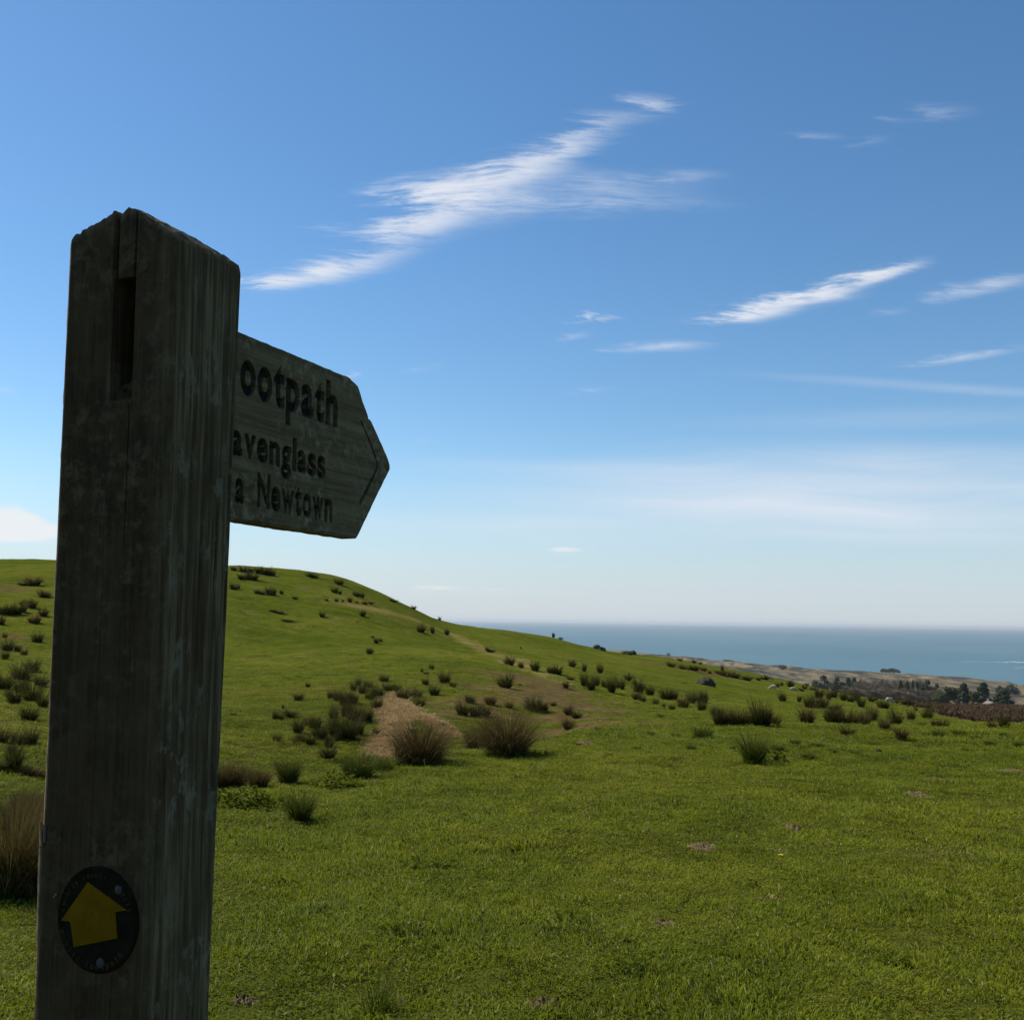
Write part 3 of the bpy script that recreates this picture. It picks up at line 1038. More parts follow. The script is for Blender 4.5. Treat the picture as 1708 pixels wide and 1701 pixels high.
def disc_mesh(name, cs, cu_, r, y0, y1, mat, n=48, dome=0.0):
    vs, fs = [], []
    rr = [(r, y1), (r, y0 + (y1 - y0) * .3), (r * .965, y0)] + ([(r * .6, y0 - dome * .7)] if dome else [])
    for (q, yy) in rr:
        vs += [(cs + q * math.cos(2 * math.pi * k / n), yy, cu_ + q * math.sin(2 * math.pi * k / n)) for k in range(n)]
    for l in range(len(rr) - 1):
        for k in range(n):
            a, b = l * n + k, l * n + (k + 1) % n
            fs.append([a, b, b + n, a + n])
    vs.append((cs, y0 - dome, cu_))
    for k in range(n):
        fs.append([(len(rr) - 1) * n + k, (len(rr) - 1) * n + (k + 1) % n, len(vs) - 1])
    me = mesh_from(name, vs, fs, mat)
    me.transform(TO_SIGN)
    return me


disc = add('waymark_disc', disc_mesh('waymark_disc', DC[0], DC[1], DR, FY, .003, m_black), sign)
disc['label'] = 'round black waymark disc with yellow arrow'
arrow = [(-.0790, -.2578), (-.0297, -.2795), (-.0435, -.2824), (-.0398, -.3062), (-.0930, -.3203), (-.0988, -.2968), (-.1105, -.2968)]
vs = [(a, FY - .0009, b) for a, b in arrow] + [(a, FY + .001, b) for a, b in arrow]
n = len(arrow)
fs = [list(range(n))] + [[k, (k + 1) % n, (k + 1) % n + n, k + n] for k in range(n)]
me = mesh_from('arrow', vs, fs, m_yel)
me.transform(TO_SIGN)
add('arrow', me, disc)
for (a, b, r) in ((-.0409, -.2616, .0042), (-.0592, -.3312, .0048)):
    add('nail', disc_mesh('nail', a, b, r, FY - .001, FY + .002, m_steel, 14, .0012), disc)


def arc_text(txt, start, end, radius, h, flip):
    vs, fs = [], []
    for k, c in enumerate(txt):
        if c == ' ': continue
        if c not in gcache: gcache[c] = glyph(c, .0)
        gm = gcache[c]
        co = np.array([v.co[:] for v in gm.vertices])
        th = rad(start + (end - start) * k / (len(txt) - 1))
        cx = (co[:, 0].min() + co[:, 0].max()) / 2
        b0 = len(vs)
        for p in co:
            lx, ly = (p[0] - cx) * h, (p[1] - .35) * h
            q = radius + (ly if not flip else -ly)
            t_ = th - (lx / radius if not flip else -lx / radius)
            vs.append((DC[0] + q * math.cos(t_), FY - (.0007 if p[2] > 0 else 0), DC[1] + q * math.sin(t_)))
        fs += [[b0 + i for i in p.vertices] for p in gm.polygons]
    return vs, fs


v1, f1 = arc_text('cumbria county council', 172, 18, .0425, .0078, False)
v2, f2 = arc_text('public footpath', 200, 318, .0425, .0085, True)
f2 = [[i + len(v1) for i in f] for f in f2]
me = mesh_from('lettering', v1 + v2, f1 + f2, m_print)
me.transform(TO_SIGN)
add('lettering', me, disc)
# pale splinters on the left arris
m_split, t, out = new_mat('fresh_split_wood')
tcn = t.n('ShaderNodeTexCoord')
c = t.ramp(t.noise(t.scale(tcn.outputs['Object'], (300, 300, 30)), 1, 4, .6), [(.3, (.13, .09, .055)), (.7, (.28, .21, .14))])
bs = t.n('ShaderNodeBsdfPrincipled', inp={'Base Color': c, 'Roughness': .9})
link(t, bs.outputs[0], out.inputs[0])
for (s_, y_, u0, u1, wd) in ((-.1478, .001, -.232, -.207, .0022), (-.1440, -.001, -.231, -.209, .0018), (-.1405, -.0012, -.226, -.208, .0014), (-.1225, -.0010, -.2765, -.2735, .0050)):
    wd *= .6
    vs = [(s_ - wd, y_, u0), (s_ + wd, y_ - .001, u0 + .003), (s_ + wd * .4, y_ - .002, u1), (s_ - wd * .5, y_ - .001, u1 - .004), (s_, y_ + .003, u0), (s_, y_ + .003, u1)]
    fs = [[0, 1, 2, 3], [0, 3, 5, 4], [1, 4, 5, 2], [0, 4, 1], [3, 2, 5]]
    me = mesh_from('splinter', vs, fs, m_split)
    me.transform(TO_SIGN)
    add('splinter', me, sign)


# ================================================================== vegetation materials
def blade_mat(name, base, mid, tip, var=.48, trans=.25):
    m, t, out = new_mat(name)
    a = t.attr('t').outputs['Fac']
    b = t.attr('v').outputs['Fac']
    oi = t.n('ShaderNodeObjectInfo')
    c = t.ramp(a, [(0.0, base), (.45, mid), (1.0, tip)])
    hsv = t.n('ShaderNodeHueSaturation', inp={'Color': c, 'Hue': t.math('ADD', .485, t.math('MULTIPLY', oi.outputs['Random'], .03)),
              'Value': t.math('ADD', 1 - var, t.math('MULTIPLY', t.math('ADD', t.math('MULTIPLY', b, .7), t.math('MULTIPLY', oi.outputs['Random'], .3)), 2 * var))})
    c = hsv.outputs[0]
    df = t.n('ShaderNodeBsdfPrincipled', inp={'Base Color': c, 'Roughness': .7, 'Specular IOR Level': .05})
    tr = t.n('ShaderNodeBsdfTranslucent', inp={'Color': c})
    mx = t.n('ShaderNodeMixShader', inp={0: trans})
    link(t, df.outputs[0], mx.inputs[1]); link(t, tr.outputs[0], mx.inputs[2])
    link(t, mx.outputs[0], out.inputs[0])
    return m


m_rush = blade_mat('rush_stems', (.024, .032, .005), (.052, .056, .010), (.095, .078, .024))
m_rush_brown = blade_mat('brown_rush_stems', (.026, .028, .005), (.072, .056, .015), (.145, .098, .034))
m_rush_green = blade_mat('green_rush_stems', (.032, .050, .005), (.058, .078, .008), (.100, .098, .020))
m_straw = blade_mat('dry_straw', (.27, .175, .075), (.44, .305, .138), (.54, .40, .195), .3, .25)
m_bracken = blade_mat('dead_bracken', (.040, .028, .014), (.085, .058, .030), (.14, .10, .055), .4, .15)


def blades(n, rbase, hgt, spread, width, seg=3, droop=.25, hvar=.35, dome=.5):
    """tuft of stems: verts, faces, t (height along stem), v (per-stem random); unit height ~ hgt"""
    ph = rng.random(n) * 2 * math.pi
    rr = np.sqrt(rng.random(n)) * rbase
    bx, by = np.cos(ph) * rr, np.sin(ph) * rr
    ph2 = ph + rng.normal(0, .5, n)
    lean = spread * (.12 + .88 * (rr / max(rbase, 1e-6))) * (.5 + .7 * rng.random(n))
    L = hgt * (1 - hvar * rng.random(n)) * (1 - (1 - dome) * (lean / max(spread * 1.2, 1e-6)) ** 1.5 * .6)
    wd = width * (.6 + .8 * rng.random(n))
    tw = rng.random(n) * math.pi
    wx, wy = np.cos(tw), np.sin(tw)
    val = rng.random(n)
    vs, ts, vals = [], [], []
    for k in range(seg + 1):
        a = k / seg
        ang = lean * (.55 + .45 * a) + droop * a * a * (.3 + rng.random(n) * .9)
        hx = L * a * np.sin(ang)
        z = L * a * np.cos(ang)
        cx, cy = bx + np.cos(ph2) * hx, by + np.sin(ph2) * hx
        ww = wd * (1 - a * .85) * .5
        if k < seg:
            vs += [np.stack([cx - wx * ww, cy - wy * ww, z], -1), np.stack([cx + wx * ww, cy + wy * ww, z], -1)]
            ts += [np.full(n, a)] * 2
            vals += [val] * 2
        else:
            vs.append(np.stack([cx, cy, z], -1))
            ts.append(np.full(n, a))
            vals.append(val)
    per_ = 2 * seg + 1
    Vv = np.stack(vs, 1).reshape(-1, 3)
    Tt = np.stack(ts, 1).reshape(-1)
    Va = np.stack(vals, 1).reshape(-1)
    Ff = []
    for i in range(n):
        b = i * per_
        for k in range(seg - 1):
            Ff.append((b + 2 * k, b + 2 * k + 1, b + 2 * k + 3, b + 2 * k + 2))
        Ff.append((b + 2 * seg - 2, b + 2 * seg - 1, b + 2 * seg))
    return Vv, Ff, Tt, Va


def tuft_mesh(name, mat, *args, sink=.03, **kw):
    Vv, Ff, Tt, Va = blades(*args, **kw)
    Vv[:, 2] -= sink
    me = mesh_from(name, Vv, Ff, mat)
    set_attr(me, 't', Tt)
    set_attr(me, 'v', Va)
    return me


# ------------------------------------------------------------------ rush tufts seen in the photograph
def za(x, y, h, w_): return (360 + x / 3.402, 920 + y / 3.402, h / 3.402, w_ / 3.402)
def zb(x, y, h, w_): return (720 + x / 3.416, 980 + y / 3.416, h / 3.416, w_ / 3.416)
def zc(x, y, h, w_): return (1200 + x / 3.362, 1020 + y / 3.362, h / 3.362, w_ / 3.362)
def zd(x, y, h, w_): return (x * .3526, 920 + y * .3527, h * .3527, w_ * .3526)


TUFTS = {
    'crest': ('dark shrubby tuft on the hill crest right of the post', 'dark shrubs on the hill crest', [za(*p) for p in (
        (100, 108, 20, 40), (160, 116, 25, 50), (200, 119, 22, 40), (240, 126, 30, 40), (280, 131, 30, 45), (320, 136, 28, 40), (145, 155, 30, 45), (185, 158, 35, 50), (215, 160, 28, 45),
        (100, 215, 30, 50), (125, 210, 28, 30), (545, 146, 22, 60), (700, 186, 22, 40), (1008, 286, 18, 35), (1122, 328, 20, 30), (1270, 392, 18, 14))]),
    'upper': ('small dark rush tuft high on the hillside right of the post', 'small tufts high on the hill', [za(*p) for p in (
        (235, 240, 22, 30), (265, 245, 18, 25), (300, 248, 40, 40), (325, 252, 35, 40), (372, 240, 18, 20), (450, 270, 12, 25), (675, 235, 28, 40), (705, 240, 20, 20), (800, 255, 22, 40),
        (828, 260, 22, 25), (628, 280, 15, 20), (685, 285, 14, 18), (718, 287, 12, 15), (760, 288, 25, 25), (800, 292, 12, 20), (843, 300, 20, 30), (880, 298, 12, 30), (600, 372, 30, 45), (835, 365, 28, 40),
        (325, 342, 12, 50), (365, 352, 12, 50), (405, 396, 12, 60), (890, 490, 12, 15), (910, 520, 25, 28), (935, 515, 20, 15), (872, 582, 38, 28))]),  # the low wide ones are tufts added in place of dark overhang shadows
    'trail': ('dark rush tuft along the tan trail down the hill', 'tufts along the hillside trail', [za(*p) for p in (
        (1165, 458, 38, 45), (1230, 465, 35, 25), (1310, 472, 32, 35), (1555, 570, 25, 50), (1670, 645, 40, 60))] + [zb(*p) for p in (
        (505, 458, 35, 40), (588, 475, 45, 50), (675, 487, 32, 35), (718, 492, 38, 45), (790, 525, 18, 40), (765, 572, 32, 35))]),
    'cluster': ('dark rush tuft in the dense cluster left of the straw patch', 'dense cluster of rushes left of the straw patch', [za(*p) for p in (
        (650, 832, 50, 50), (690, 850, 65, 60), (740, 865, 70, 80), (780, 860, 60, 50), (805, 760, 45, 40), (835, 810, 55, 60), (860, 770, 40, 40), (780, 790, 40, 40), (870, 840, 40, 45), (915, 830, 80, 65),
        (915, 895, 60, 50), (860, 965, 90, 80), (665, 950, 75, 60), (745, 935, 80, 80), (790, 960, 90, 90), (570, 1000, 70, 70), (530, 990, 45, 45), (590, 1060, 90, 80), (680, 1045, 100, 90), (750, 1060, 110, 100),
        (810, 1045, 90, 70), (535, 1095, 50, 60), (690, 1070, 40, 40), (740, 1065, 40, 40))]),
    'outlier': ('lone rush tuft on green grass between post and dense cluster', 'lone tufts between the post and the cluster', [za(*p) for p in (
        (522, 770, 20, 25), (472, 845, 35, 45), (380, 890, 20, 15), (420, 938, 35, 50), (335, 950, 50, 40), (370, 955, 30, 35), (150, 1055, 15, 12), (100, 930, 15, 25), (465, 1030, 75, 55), (480, 1080, 40, 55), (345, 1080, 45, 50), (450, 1090, 25, 40),
        (640, 1110, 60, 55), (640, 1175, 75, 70), (910, 1045, 40, 40))]),
    'strawtop': ('rush tuft around the upper edge of the straw patch', 'tufts above the straw patch', [za(*p) for p in (
        (955, 738, 40, 50), (965, 790, 35, 40), (995, 785, 35, 40), (1030, 800, 45, 45), (1060, 840, 55, 60), (1110, 825, 50, 60), (1145, 820, 45, 45), (1155, 882, 45, 55), (1225, 672, 30, 28), (1170, 685, 22, 15), (1195, 698, 14, 25),
        (1190, 755, 35, 40), (1298, 745, 55, 60), (1345, 768, 25, 35), (1240, 815, 55, 65), (1645, 770, 60, 95), (1440, 860, 45, 50), (1560, 870, 55, 55), (1400, 930, 70, 70), (1480, 935, 65, 90), (1530, 930, 60, 60), (1280, 1000, 30, 50))]),
    'peat': ('rush tuft on the brown peaty ground below the trail', 'tufts on the peaty ground', [zb(*p) for p in (
        (590, 700, 70, 85), (640, 705, 55, 60), (695, 675, 28, 30), (780, 725, 50, 50), (820, 742, 40, 55), (775, 805, 65, 75), (440, 685, 35, 50), (505, 558, 12, 20))]),
    'string': ('dark rush tuft in the string down the middle slope', 'string of rushes down the middle slope', [zb(*p) for p in (
        (800, 452, 38, 40), (868, 478, 40, 28), (960, 485, 45, 35), (870, 565, 70, 45), (910, 585, 75, 50), (935, 560, 60, 45), (988, 572, 55, 40), (1025, 598, 75, 55), (1075, 580, 60, 55), (1120, 528, 35, 35), (1180, 598, 70, 60),
        (1245, 612, 60, 55), (1170, 640, 45, 60), (1205, 650, 30, 25), (1280, 668, 30, 35), (1322, 685, 20, 18), (1370, 698, 32, 35), (1340, 640, 70, 50), (1380, 640, 50, 45), (1435, 685, 60, 60), (1480, 660, 60, 60), (1520, 655, 50, 50),
        (1555, 660, 60, 45), (1540, 700, 60, 60), (1305, 742, 20, 28), (1620, 730, 50, 60), (1670, 785, 80, 70))]),
    'brow': ('tiny dark tuft along the brow above the sea', 'tiny tufts along the seaward brow', [zb(*p) for p in (
        (507, 350, 15, 12), (735, 283, 10, 20), (1350, 388, 12, 20), (1415, 418, 15, 25), (1495, 430, 18, 25), (1530, 437, 15, 22), (1365, 452, 25, 40), (1430, 465, 22, 45), (1490, 470, 20, 60), (1550, 475, 22, 35), (1585, 490, 14, 18), (1650, 495, 22, 50), (1658, 475, 25, 14), (1700, 505, 20, 30))]
        + [zc(*p) for p in ((20, 360, 25, 50), (85, 372, 25, 55), (155, 385, 22, 60), (220, 388, 20, 35), (255, 382, 22, 45), (325, 422, 20, 30), (350, 415, 15, 18), (398, 420, 35, 35), (460, 445, 14, 25), (478, 435, 25, 28), (490, 415, 14, 18), (525, 440, 14, 25))]),
    'far': ('dark rush tuft in the far rows below the tree belt', 'far rows of rushes below the tree belt', [zc(*p) for p in (
        (355, 505, 40, 30), (555, 485, 55, 45), (615, 490, 30, 25), (640, 480, 45, 45), (695, 497, 40, 45), (735, 505, 35, 40), (770, 500, 40, 40), (797, 535, 60, 40), (740, 470, 22, 20), (855, 505, 22, 35), (880, 495, 16, 18), (905, 540, 38, 45), (935, 542, 36, 36),
        (1040, 522, 28, 40), (1075, 525, 25, 35), (1000, 512, 14, 25), (1125, 535, 14, 35), (1175, 545, 20, 30), (1210, 548, 20, 30), (1245, 552, 18, 35), (1102, 555, 16, 14), (445, 505, 30, 20),
        (500, 538, 55, 55), (540, 540, 55, 60), (580, 542, 50, 50), (650, 552, 35, 65))]),
    'row': ('brownish rush tuft in the row across the near right slope', 'row of rushes across the near right slope', [zc(*p) for p in (
        (0, 640, 80, 60), (50, 640, 60, 60), (110, 642, 95, 70), (160, 640, 70, 60), (215, 640, 110, 70), (260, 640, 120, 60), (310, 640, 60, 60), (490, 630, 75, 80), (620, 625, 75, 60), (660, 630, 80, 70), (720, 635, 75, 70), (780, 635, 65, 60), (820, 645, 70, 60),
        (855, 612, 75, 60), (925, 660, 60, 65), (985, 640, 80, 75), (1075, 610, 65, 50), (1170, 595, 45, 50), (1140, 640, 20, 40), (1210, 648, 35, 35), (1255, 650, 35, 40), (715, 695, 50, 70), (1020, 715, 50, 50), (1530, 658, 40, 42), (1595, 655, 62, 55))]),
    'left': ('rush tuft on the hillside left of the post', 'rushes left of the post', [zd(*p) for p in (
        (160, 160, 28, 55), (110, 160, 14, 30), (210, 212, 28, 50), (15, 298, 35, 35), (45, 300, 45, 40), (80, 298, 45, 40), (110, 285, 35, 30), (150, 265, 35, 45), (105, 258, 25, 20), (205, 305, 25, 35), (175, 335, 30, 40), (155, 340, 25, 30), (5, 345, 35, 25),
        (178, 430, 42, 45), (40, 468, 40, 45), (80, 472, 30, 35), (25, 512, 35, 35), (22, 410, 18, 18), (115, 490, 20, 25), (95, 605, 70, 85), (150, 568, 45, 50), (15, 650, 60, 50), (100, 668, 60, 75), (155, 710, 70, 70), (190, 640, 60, 50), (70, 720, 50, 45),
        (200, 738, 50, 40), (35, 690, 30, 30), (135, 795, 60, 60), (15, 905, 65, 50), (85, 910, 60, 60), (145, 912, 75, 60), (65, 1030, 100, 75), (10, 1035, 40, 40), (55, 955, 40, 30), (145, 1058, 40, 70))]),
}
ORD = ['first', 'second', 'third', 'fourth', 'fifth', 'sixth', 'seventh', 'eighth', 'ninth', 'tenth', 'eleventh', 'twelfth', 'thirteenth', 'fourteenth', 'fifteenth', 'sixteenth', 'seventeenth', 'eighteenth', 'nineteenth', 'twentieth',
       'twenty-first', 'twenty-second', 'twenty-third', 'twenty-fourth', 'twenty-fifth', 'twenty-sixth', 'twenty-seventh', 'twenty-eighth', 'twenty-ninth', 'thirtieth', 'thirty-first', 'thirty-second', 'thirty-third', 'thirty-fourth', 'thirty-fifth', 'thirty-sixth', 'thirty-seventh', 'thirty-eighth']
# unit-height prototypes (height 1, width about 1)
FAR_V = [tuft_mesh('rush_far', [m_rush, m_rush_brown][k % 2], 190, .19, 1.0, 1.0, .05, 3, .35, .62, .2) for k in range(5)]
MID_V = [tuft_mesh('rush_mid', [m_rush, m_rush_brown][k % 2], 360, .19, 1.0, 1.05, .024, 3, .4, .62, .2) for k in range(5)]
GRN_V = [tuft_mesh('rush_green', m_rush_green, 260, .26, 1.0, .75, .024, 3, .5, .5) for k in range(3)]
_dists = []
for key, (desc, grp, lst) in TUFTS.items():
    lst = sorted(lst)
    for k, (px, py, hp, wp) in enumerate(lst):
        x, y, z, r = hit(px, py)
        dist = math.hypot(r, z - EYE)
        hh, ww = hp / FPX * dist * 2.05 * rng.uniform(.85, 1.2), wp / FPX * dist * 1.5 * rng.uniform(.85, 1.25)
        _dists.append((key, r, hh))
        pool = FAR_V if r > 55 else MID_V
        if key == 'row':
            pool = [MID_V[1], MID_V[3], MID_V[1], MID_V[0]]
        o = add('rush_tuft', pool[(k * 7 + 3) % len(pool)])
        o.location = (x, y, z)
        o.rotation_euler = (rng.normal(0, .10), rng.normal(0, .10), rng.random() * 6.28)
        o.scale = (ww * rng.uniform(.85, 1.3), ww * rng.uniform(.8, 1.1), hh)
        tag(o, f'{desc}, {ORD[k]} from the left', 'rush', grp)

import collections as _c
_agg = _c.defaultdict(list)
for key, r, hh in _dists: _agg[key].append((r, hh))
for key, l in _agg.items(): print('tufts', key, len(l), 'r %.0f-%.0f h %.2f-%.2f' % (min(a for a, _ in l), max(a for a, _ in l), min(b for _, b in l), max(b for _, b in l)))


# big near tufts, each with its own stems
def big_tuft(px, py, hp, wp, label, brown, n=900, r=None, leaves=True, spread=.85, name='rush_clump', wid=.006, dead=.35):
    x, y, z, rr = hit(px, py) if r is None else at_r(px, py, r)
    dist = math.hypot(rr, z - EYE)
    hh, ww = hp / FPX * dist, wp / FPX * dist
    e = empty(name, (x, y, z), (0, 0, rng.random() * 6.28))
    tag(e, label, 'rush', 'large rush tussocks near the bank')
    m1 = m_rush_brown if brown else m_rush_green
    add('stems', tuft_mesh('stems', m1, n, ww * .24, hh * 1.12, spread, wid, 4, .2, .45), e)
    if dead > 0:
        add('dead_stems', tuft_mesh('dead_stems', m_straw, int(n * dead * .35), ww * .26, hh * .95, spread * 1.15, wid * .8, 4, .45, .6), e)
    if leaves:
        add('base_leaves', tuft_mesh('base_leaves', m_rush_green, int(n * .5), ww * .32, hh * .45, spread * 1.2, wid * 1.2, 3, .6, .5), e)
    return e


BIG = [
    (700, 1276, 95, 110, 'large brown rush tussock standing before the straw patch', True, 1500),
    (845, 1262, 105, 95, 'tall brown rush tussock, right of the two large ones on the bank', True, 1500),
    (795, 1248, 48, 62, 'low dark rush tussock leaning against the tall brown one', True, 700),
    (598, 1298, 58, 70, 'spiky green rush tussock left of the large brown one', False, 700),
    (640, 1288, 38, 44, 'small green rush tuft between spiky tussock and straw patch', False, 400),
    (500, 1370, 66, 44, 'thin green rush tuft on the bank right of the post', False, 420),
    (1257, 1273, 64, 40, 'upright dark rush tuft alone on the right foreground grass', False, 600),
    (630, 1690, 92, 56, 'sparse green rush tuft in the foreground grass at the bottom', False, 90),
    (1172, 1230, 28, 50, 'low green grass tussock on the lumpy ground right of centre', False, 420),
    (18, 1494, 178, 110, 'tall brown rushes at the left edge behind the post', True, 1300),
    (66, 1490, 150, 90, 'tall brown rushes touching the post on its left', True, 1000),
    (120, 1470, 150, 100, 'brown rushes hidden mostly behind the post', True, 700),
]
for b in BIG:
    px, py, hp, wp, lab, br, n = b
    dead = .35 if br else .12
    near = py > 1450
    big_tuft(px, py, hp, wp, lab, br, n, None, leaves=not (near and n < 100), spread=.95 if n == 1500 else .7, wid=.0045 if near else .007, dead=dead)
for (zx, zy, hp, wp, lab, br) in ((120, 1338, 165, 150, 'brown rushes right beside the post in the gully group', True), (240, 1348, 135, 110, 'middle brown rush tussock in the gully group by the post', True), (410, 1316, 160, 120, 'right rush tussock in the gully group by the post', False),
                                  (30, 1345, 170, 120, 'brown rushes half hidden by the right edge of the post', True)):
    px, py, hp, wp = za(zx, zy, hp, wp)
    big_tuft(px, py, hp * 1.1, wp * 1.1, lab, br, 800, None, True, .6, dead=.2)
for (px, py, hp, wp, lab, br) in ((22, 1395, 75, 90, 'brown rush band in the gully left of the post', True), (80, 1385, 75, 80, 'brown rushes in the gully against the left of the post', True), (45, 1352, 40, 70, 'short brown rushes at the back of the gully left of the post', True)):
    big_tuft(px, py, hp, wp, lab, br, 800, None, True, .6, dead=.2)
# low green tussocks on the lumpy strip
lum = []
for (px, py, hp, wp) in (zb(960, 822, 40, 60), zb(1250, 842, 35, 50), zb(1070, 857, 28, 40), zb(1170, 922, 26, 50), zb(1480, 925, 45, 60), zc(330, 782, 55, 80), zc(500, 822, 45, 90), zc(550, 757, 36, 90), zc(430, 747, 50, 70), zc(1230, 702, 55, 80), zc(1340, 692, 45, 80),
                         zc(1520, 757, 55, 70), zc(1680, 762, 48, 60), zc(1380, 785, 28, 40), zc(1040, 835, 28, 50), zc(880, 760, 35, 55), zc(760, 800, 30, 60), zc(640, 790, 30, 50), zc(1130, 770, 34, 60), zc(1440, 720, 34, 60), zc(1600, 700, 34, 60), zb(830, 900, 26, 50), zb(1340, 900, 30, 60), zb(1010, 960, 28, 55), zb(1390, 850, 36, 60)):
    lum.append((px, py, hp, wp))
for k, (px, py, hp, wp) in enumerate(sorted(lum)):
    x, y, z, r = hit(px, py)
    o = add('grass_tussock', GRN_V[k % 3])
    o.location = (x, y, z)
    o.rotation_euler = (0, 0, rng.random() * 6.28)
    o.scale = (wp / FPX * r * 1.1, wp / FPX * r * 1.1, hp / FPX * r * 1.25)
    tag(o, f'low green grass tussock on the lumpy strip behind the foreground, {ORD[k]} from the left', 'tussock', 'low tussocks on the lumpy strip')

# dead bracken field on the right
vs, fs, tt, va = [], [], [], []
bc = np.array(BRACKEN)[rng.integers(len(BRACKEN), size=9000)]
bx_, by_ = bc[:, 0] + rng.normal(0, 1, 9000) * .018 * bc[:, 2], bc[:, 1] + rng.normal(0, 1, 9000) * .022 * bc[:, 2]
ok = covers(bx_, by_)[2] > .45
bx_, by_ = bx_[ok][:2600], by_[ok][:2600]
bz_ = height(bx_, by_)
base = 0
for x, y, z in zip(bx_, by_, bz_):
    Vv, Ff, Tt, Va = blades(9, .25, .45 + .3 * rng.random(), .9, .09, 2, .4, .5)
    vs.append(Vv + np.array([x, y, z - .05])); fs += [tuple(i + base for i in f) for f in Ff]; tt.append(Tt); va.append(np.clip(Va * .5 + rng.random() * .5, 0, 1))
    base += len(Vv)
print('bracken', len(bx_))
me = mesh_from('bracken', np.concatenate(vs), fs, m_bracken)
set_attr(me, 't', np.concatenate(tt)); set_attr(me, 'v', np.concatenate(va))
tag(add('dead_bracken', me), 'field of dead reddish brown bracken below the tree belt at right', 'bracken', kind='stuff')


EARTH = ((905, 1674, 70, 16, 'bare earth scrape in the grass at the bottom centre'), (1105, 1541, 56, 16, 'bare earth scrape in the middle of the foreground grass'), (1172, 1412, 52, 18, 'scuffed earth patch left of the small molehill'),
                              (1325, 1384, 34, 20, 'small crumbly molehill on the right foreground'), (1560, 1300, 50, 14, 'brown bare patch in the grass below the bracken field'), (1690, 1285, 60, 12, 'brown bare patch at the right edge of the grass'),
                              (405, 1670, 50, 14, 'bare earth patch beside the foot of the post'), (1530, 1327, 52, 8, 'thin worn patch in the right foreground grass'), (977, 1240, 28, 14, 'small earth hump right of the tall brown rush tussock'))
EARTH_XY = []
for (px, py, wp, hp, lab) in EARTH:
    x, y, z, r = hit(px, py)
    rx = wp / FPX * r * .5
    EARTH_XY.append((x, y, rx, min(hp / FPX * r * .5 * r / 1.7, rx * 1.2)))

# ------------------------------------------------------------------ turf: instanced grass clumps
m_turf, t, out = new_mat('turf_blades')
geo = t.n('ShaderNodeNewGeometry')
col = pasture_colour(t, geo.outputs['Position'])
a = t.attr('t').outputs['Fac']
b = t.attr('v').outputs['Fac']
oi = t.n('ShaderNodeObjectInfo')
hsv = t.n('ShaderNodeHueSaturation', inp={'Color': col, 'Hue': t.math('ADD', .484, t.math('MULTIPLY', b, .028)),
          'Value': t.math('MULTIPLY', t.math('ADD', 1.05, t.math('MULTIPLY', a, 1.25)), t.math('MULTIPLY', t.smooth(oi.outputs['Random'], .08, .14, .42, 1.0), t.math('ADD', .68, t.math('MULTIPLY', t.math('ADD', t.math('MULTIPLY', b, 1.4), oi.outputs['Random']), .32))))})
c = t.mix(t.smooth(b, .955, .975, 0, .85), hsv.outputs[0], (.38, .33, .16, 1))
nn = t.n('ShaderNodeVectorMath', operation='ADD', inp={0: t.scale(geo.outputs['Normal'], (.55, .55, .55)), 1: (0, 0, .8)}).outputs[0]
nn = t.n('ShaderNodeVectorMath', operation='NORMALIZE', inp={0: nn}).outputs[0]
df = t.n('ShaderNodeBsdfPrincipled', inp={'Base Color': c, 'Roughness': .6, 'Specular IOR Level': .08, 'Normal': nn})
tr = t.n('ShaderNodeBsdfTranslucent', inp={'Color': t.mix(1.0, c, (1.25, 1.2, .9, 1), 'MULTIPLY')})
mx = t.n('ShaderNodeMixShader', inp={0: .4})
link(t, df.outputs[0], mx.inputs[1]); link(t, tr.outputs[0], mx.inputs[2]); link(t, mx.outputs[0], out.inputs[0])

clump_col = bpy.data.collections.new('turf_clumps')
NCL = 6
for k in range(NCL):
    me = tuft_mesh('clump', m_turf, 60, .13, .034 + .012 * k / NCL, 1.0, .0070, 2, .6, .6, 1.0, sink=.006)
    o = bpy.data.objects.new(f'turf_clump_{k}', me)
    clump_col.objects.link(o)
dry_col = bpy.data.collections.new('straw_clumps')
for k in range(3):
    me = tuft_mesh('dryclump', m_straw, 50, .18, .11, 1.5, .012, 2, .5, .6, 1.0, sink=.005)
    o = bpy.data.objects.new(f'straw_clump_{k}', me)
    dry_col.objects.link(o)


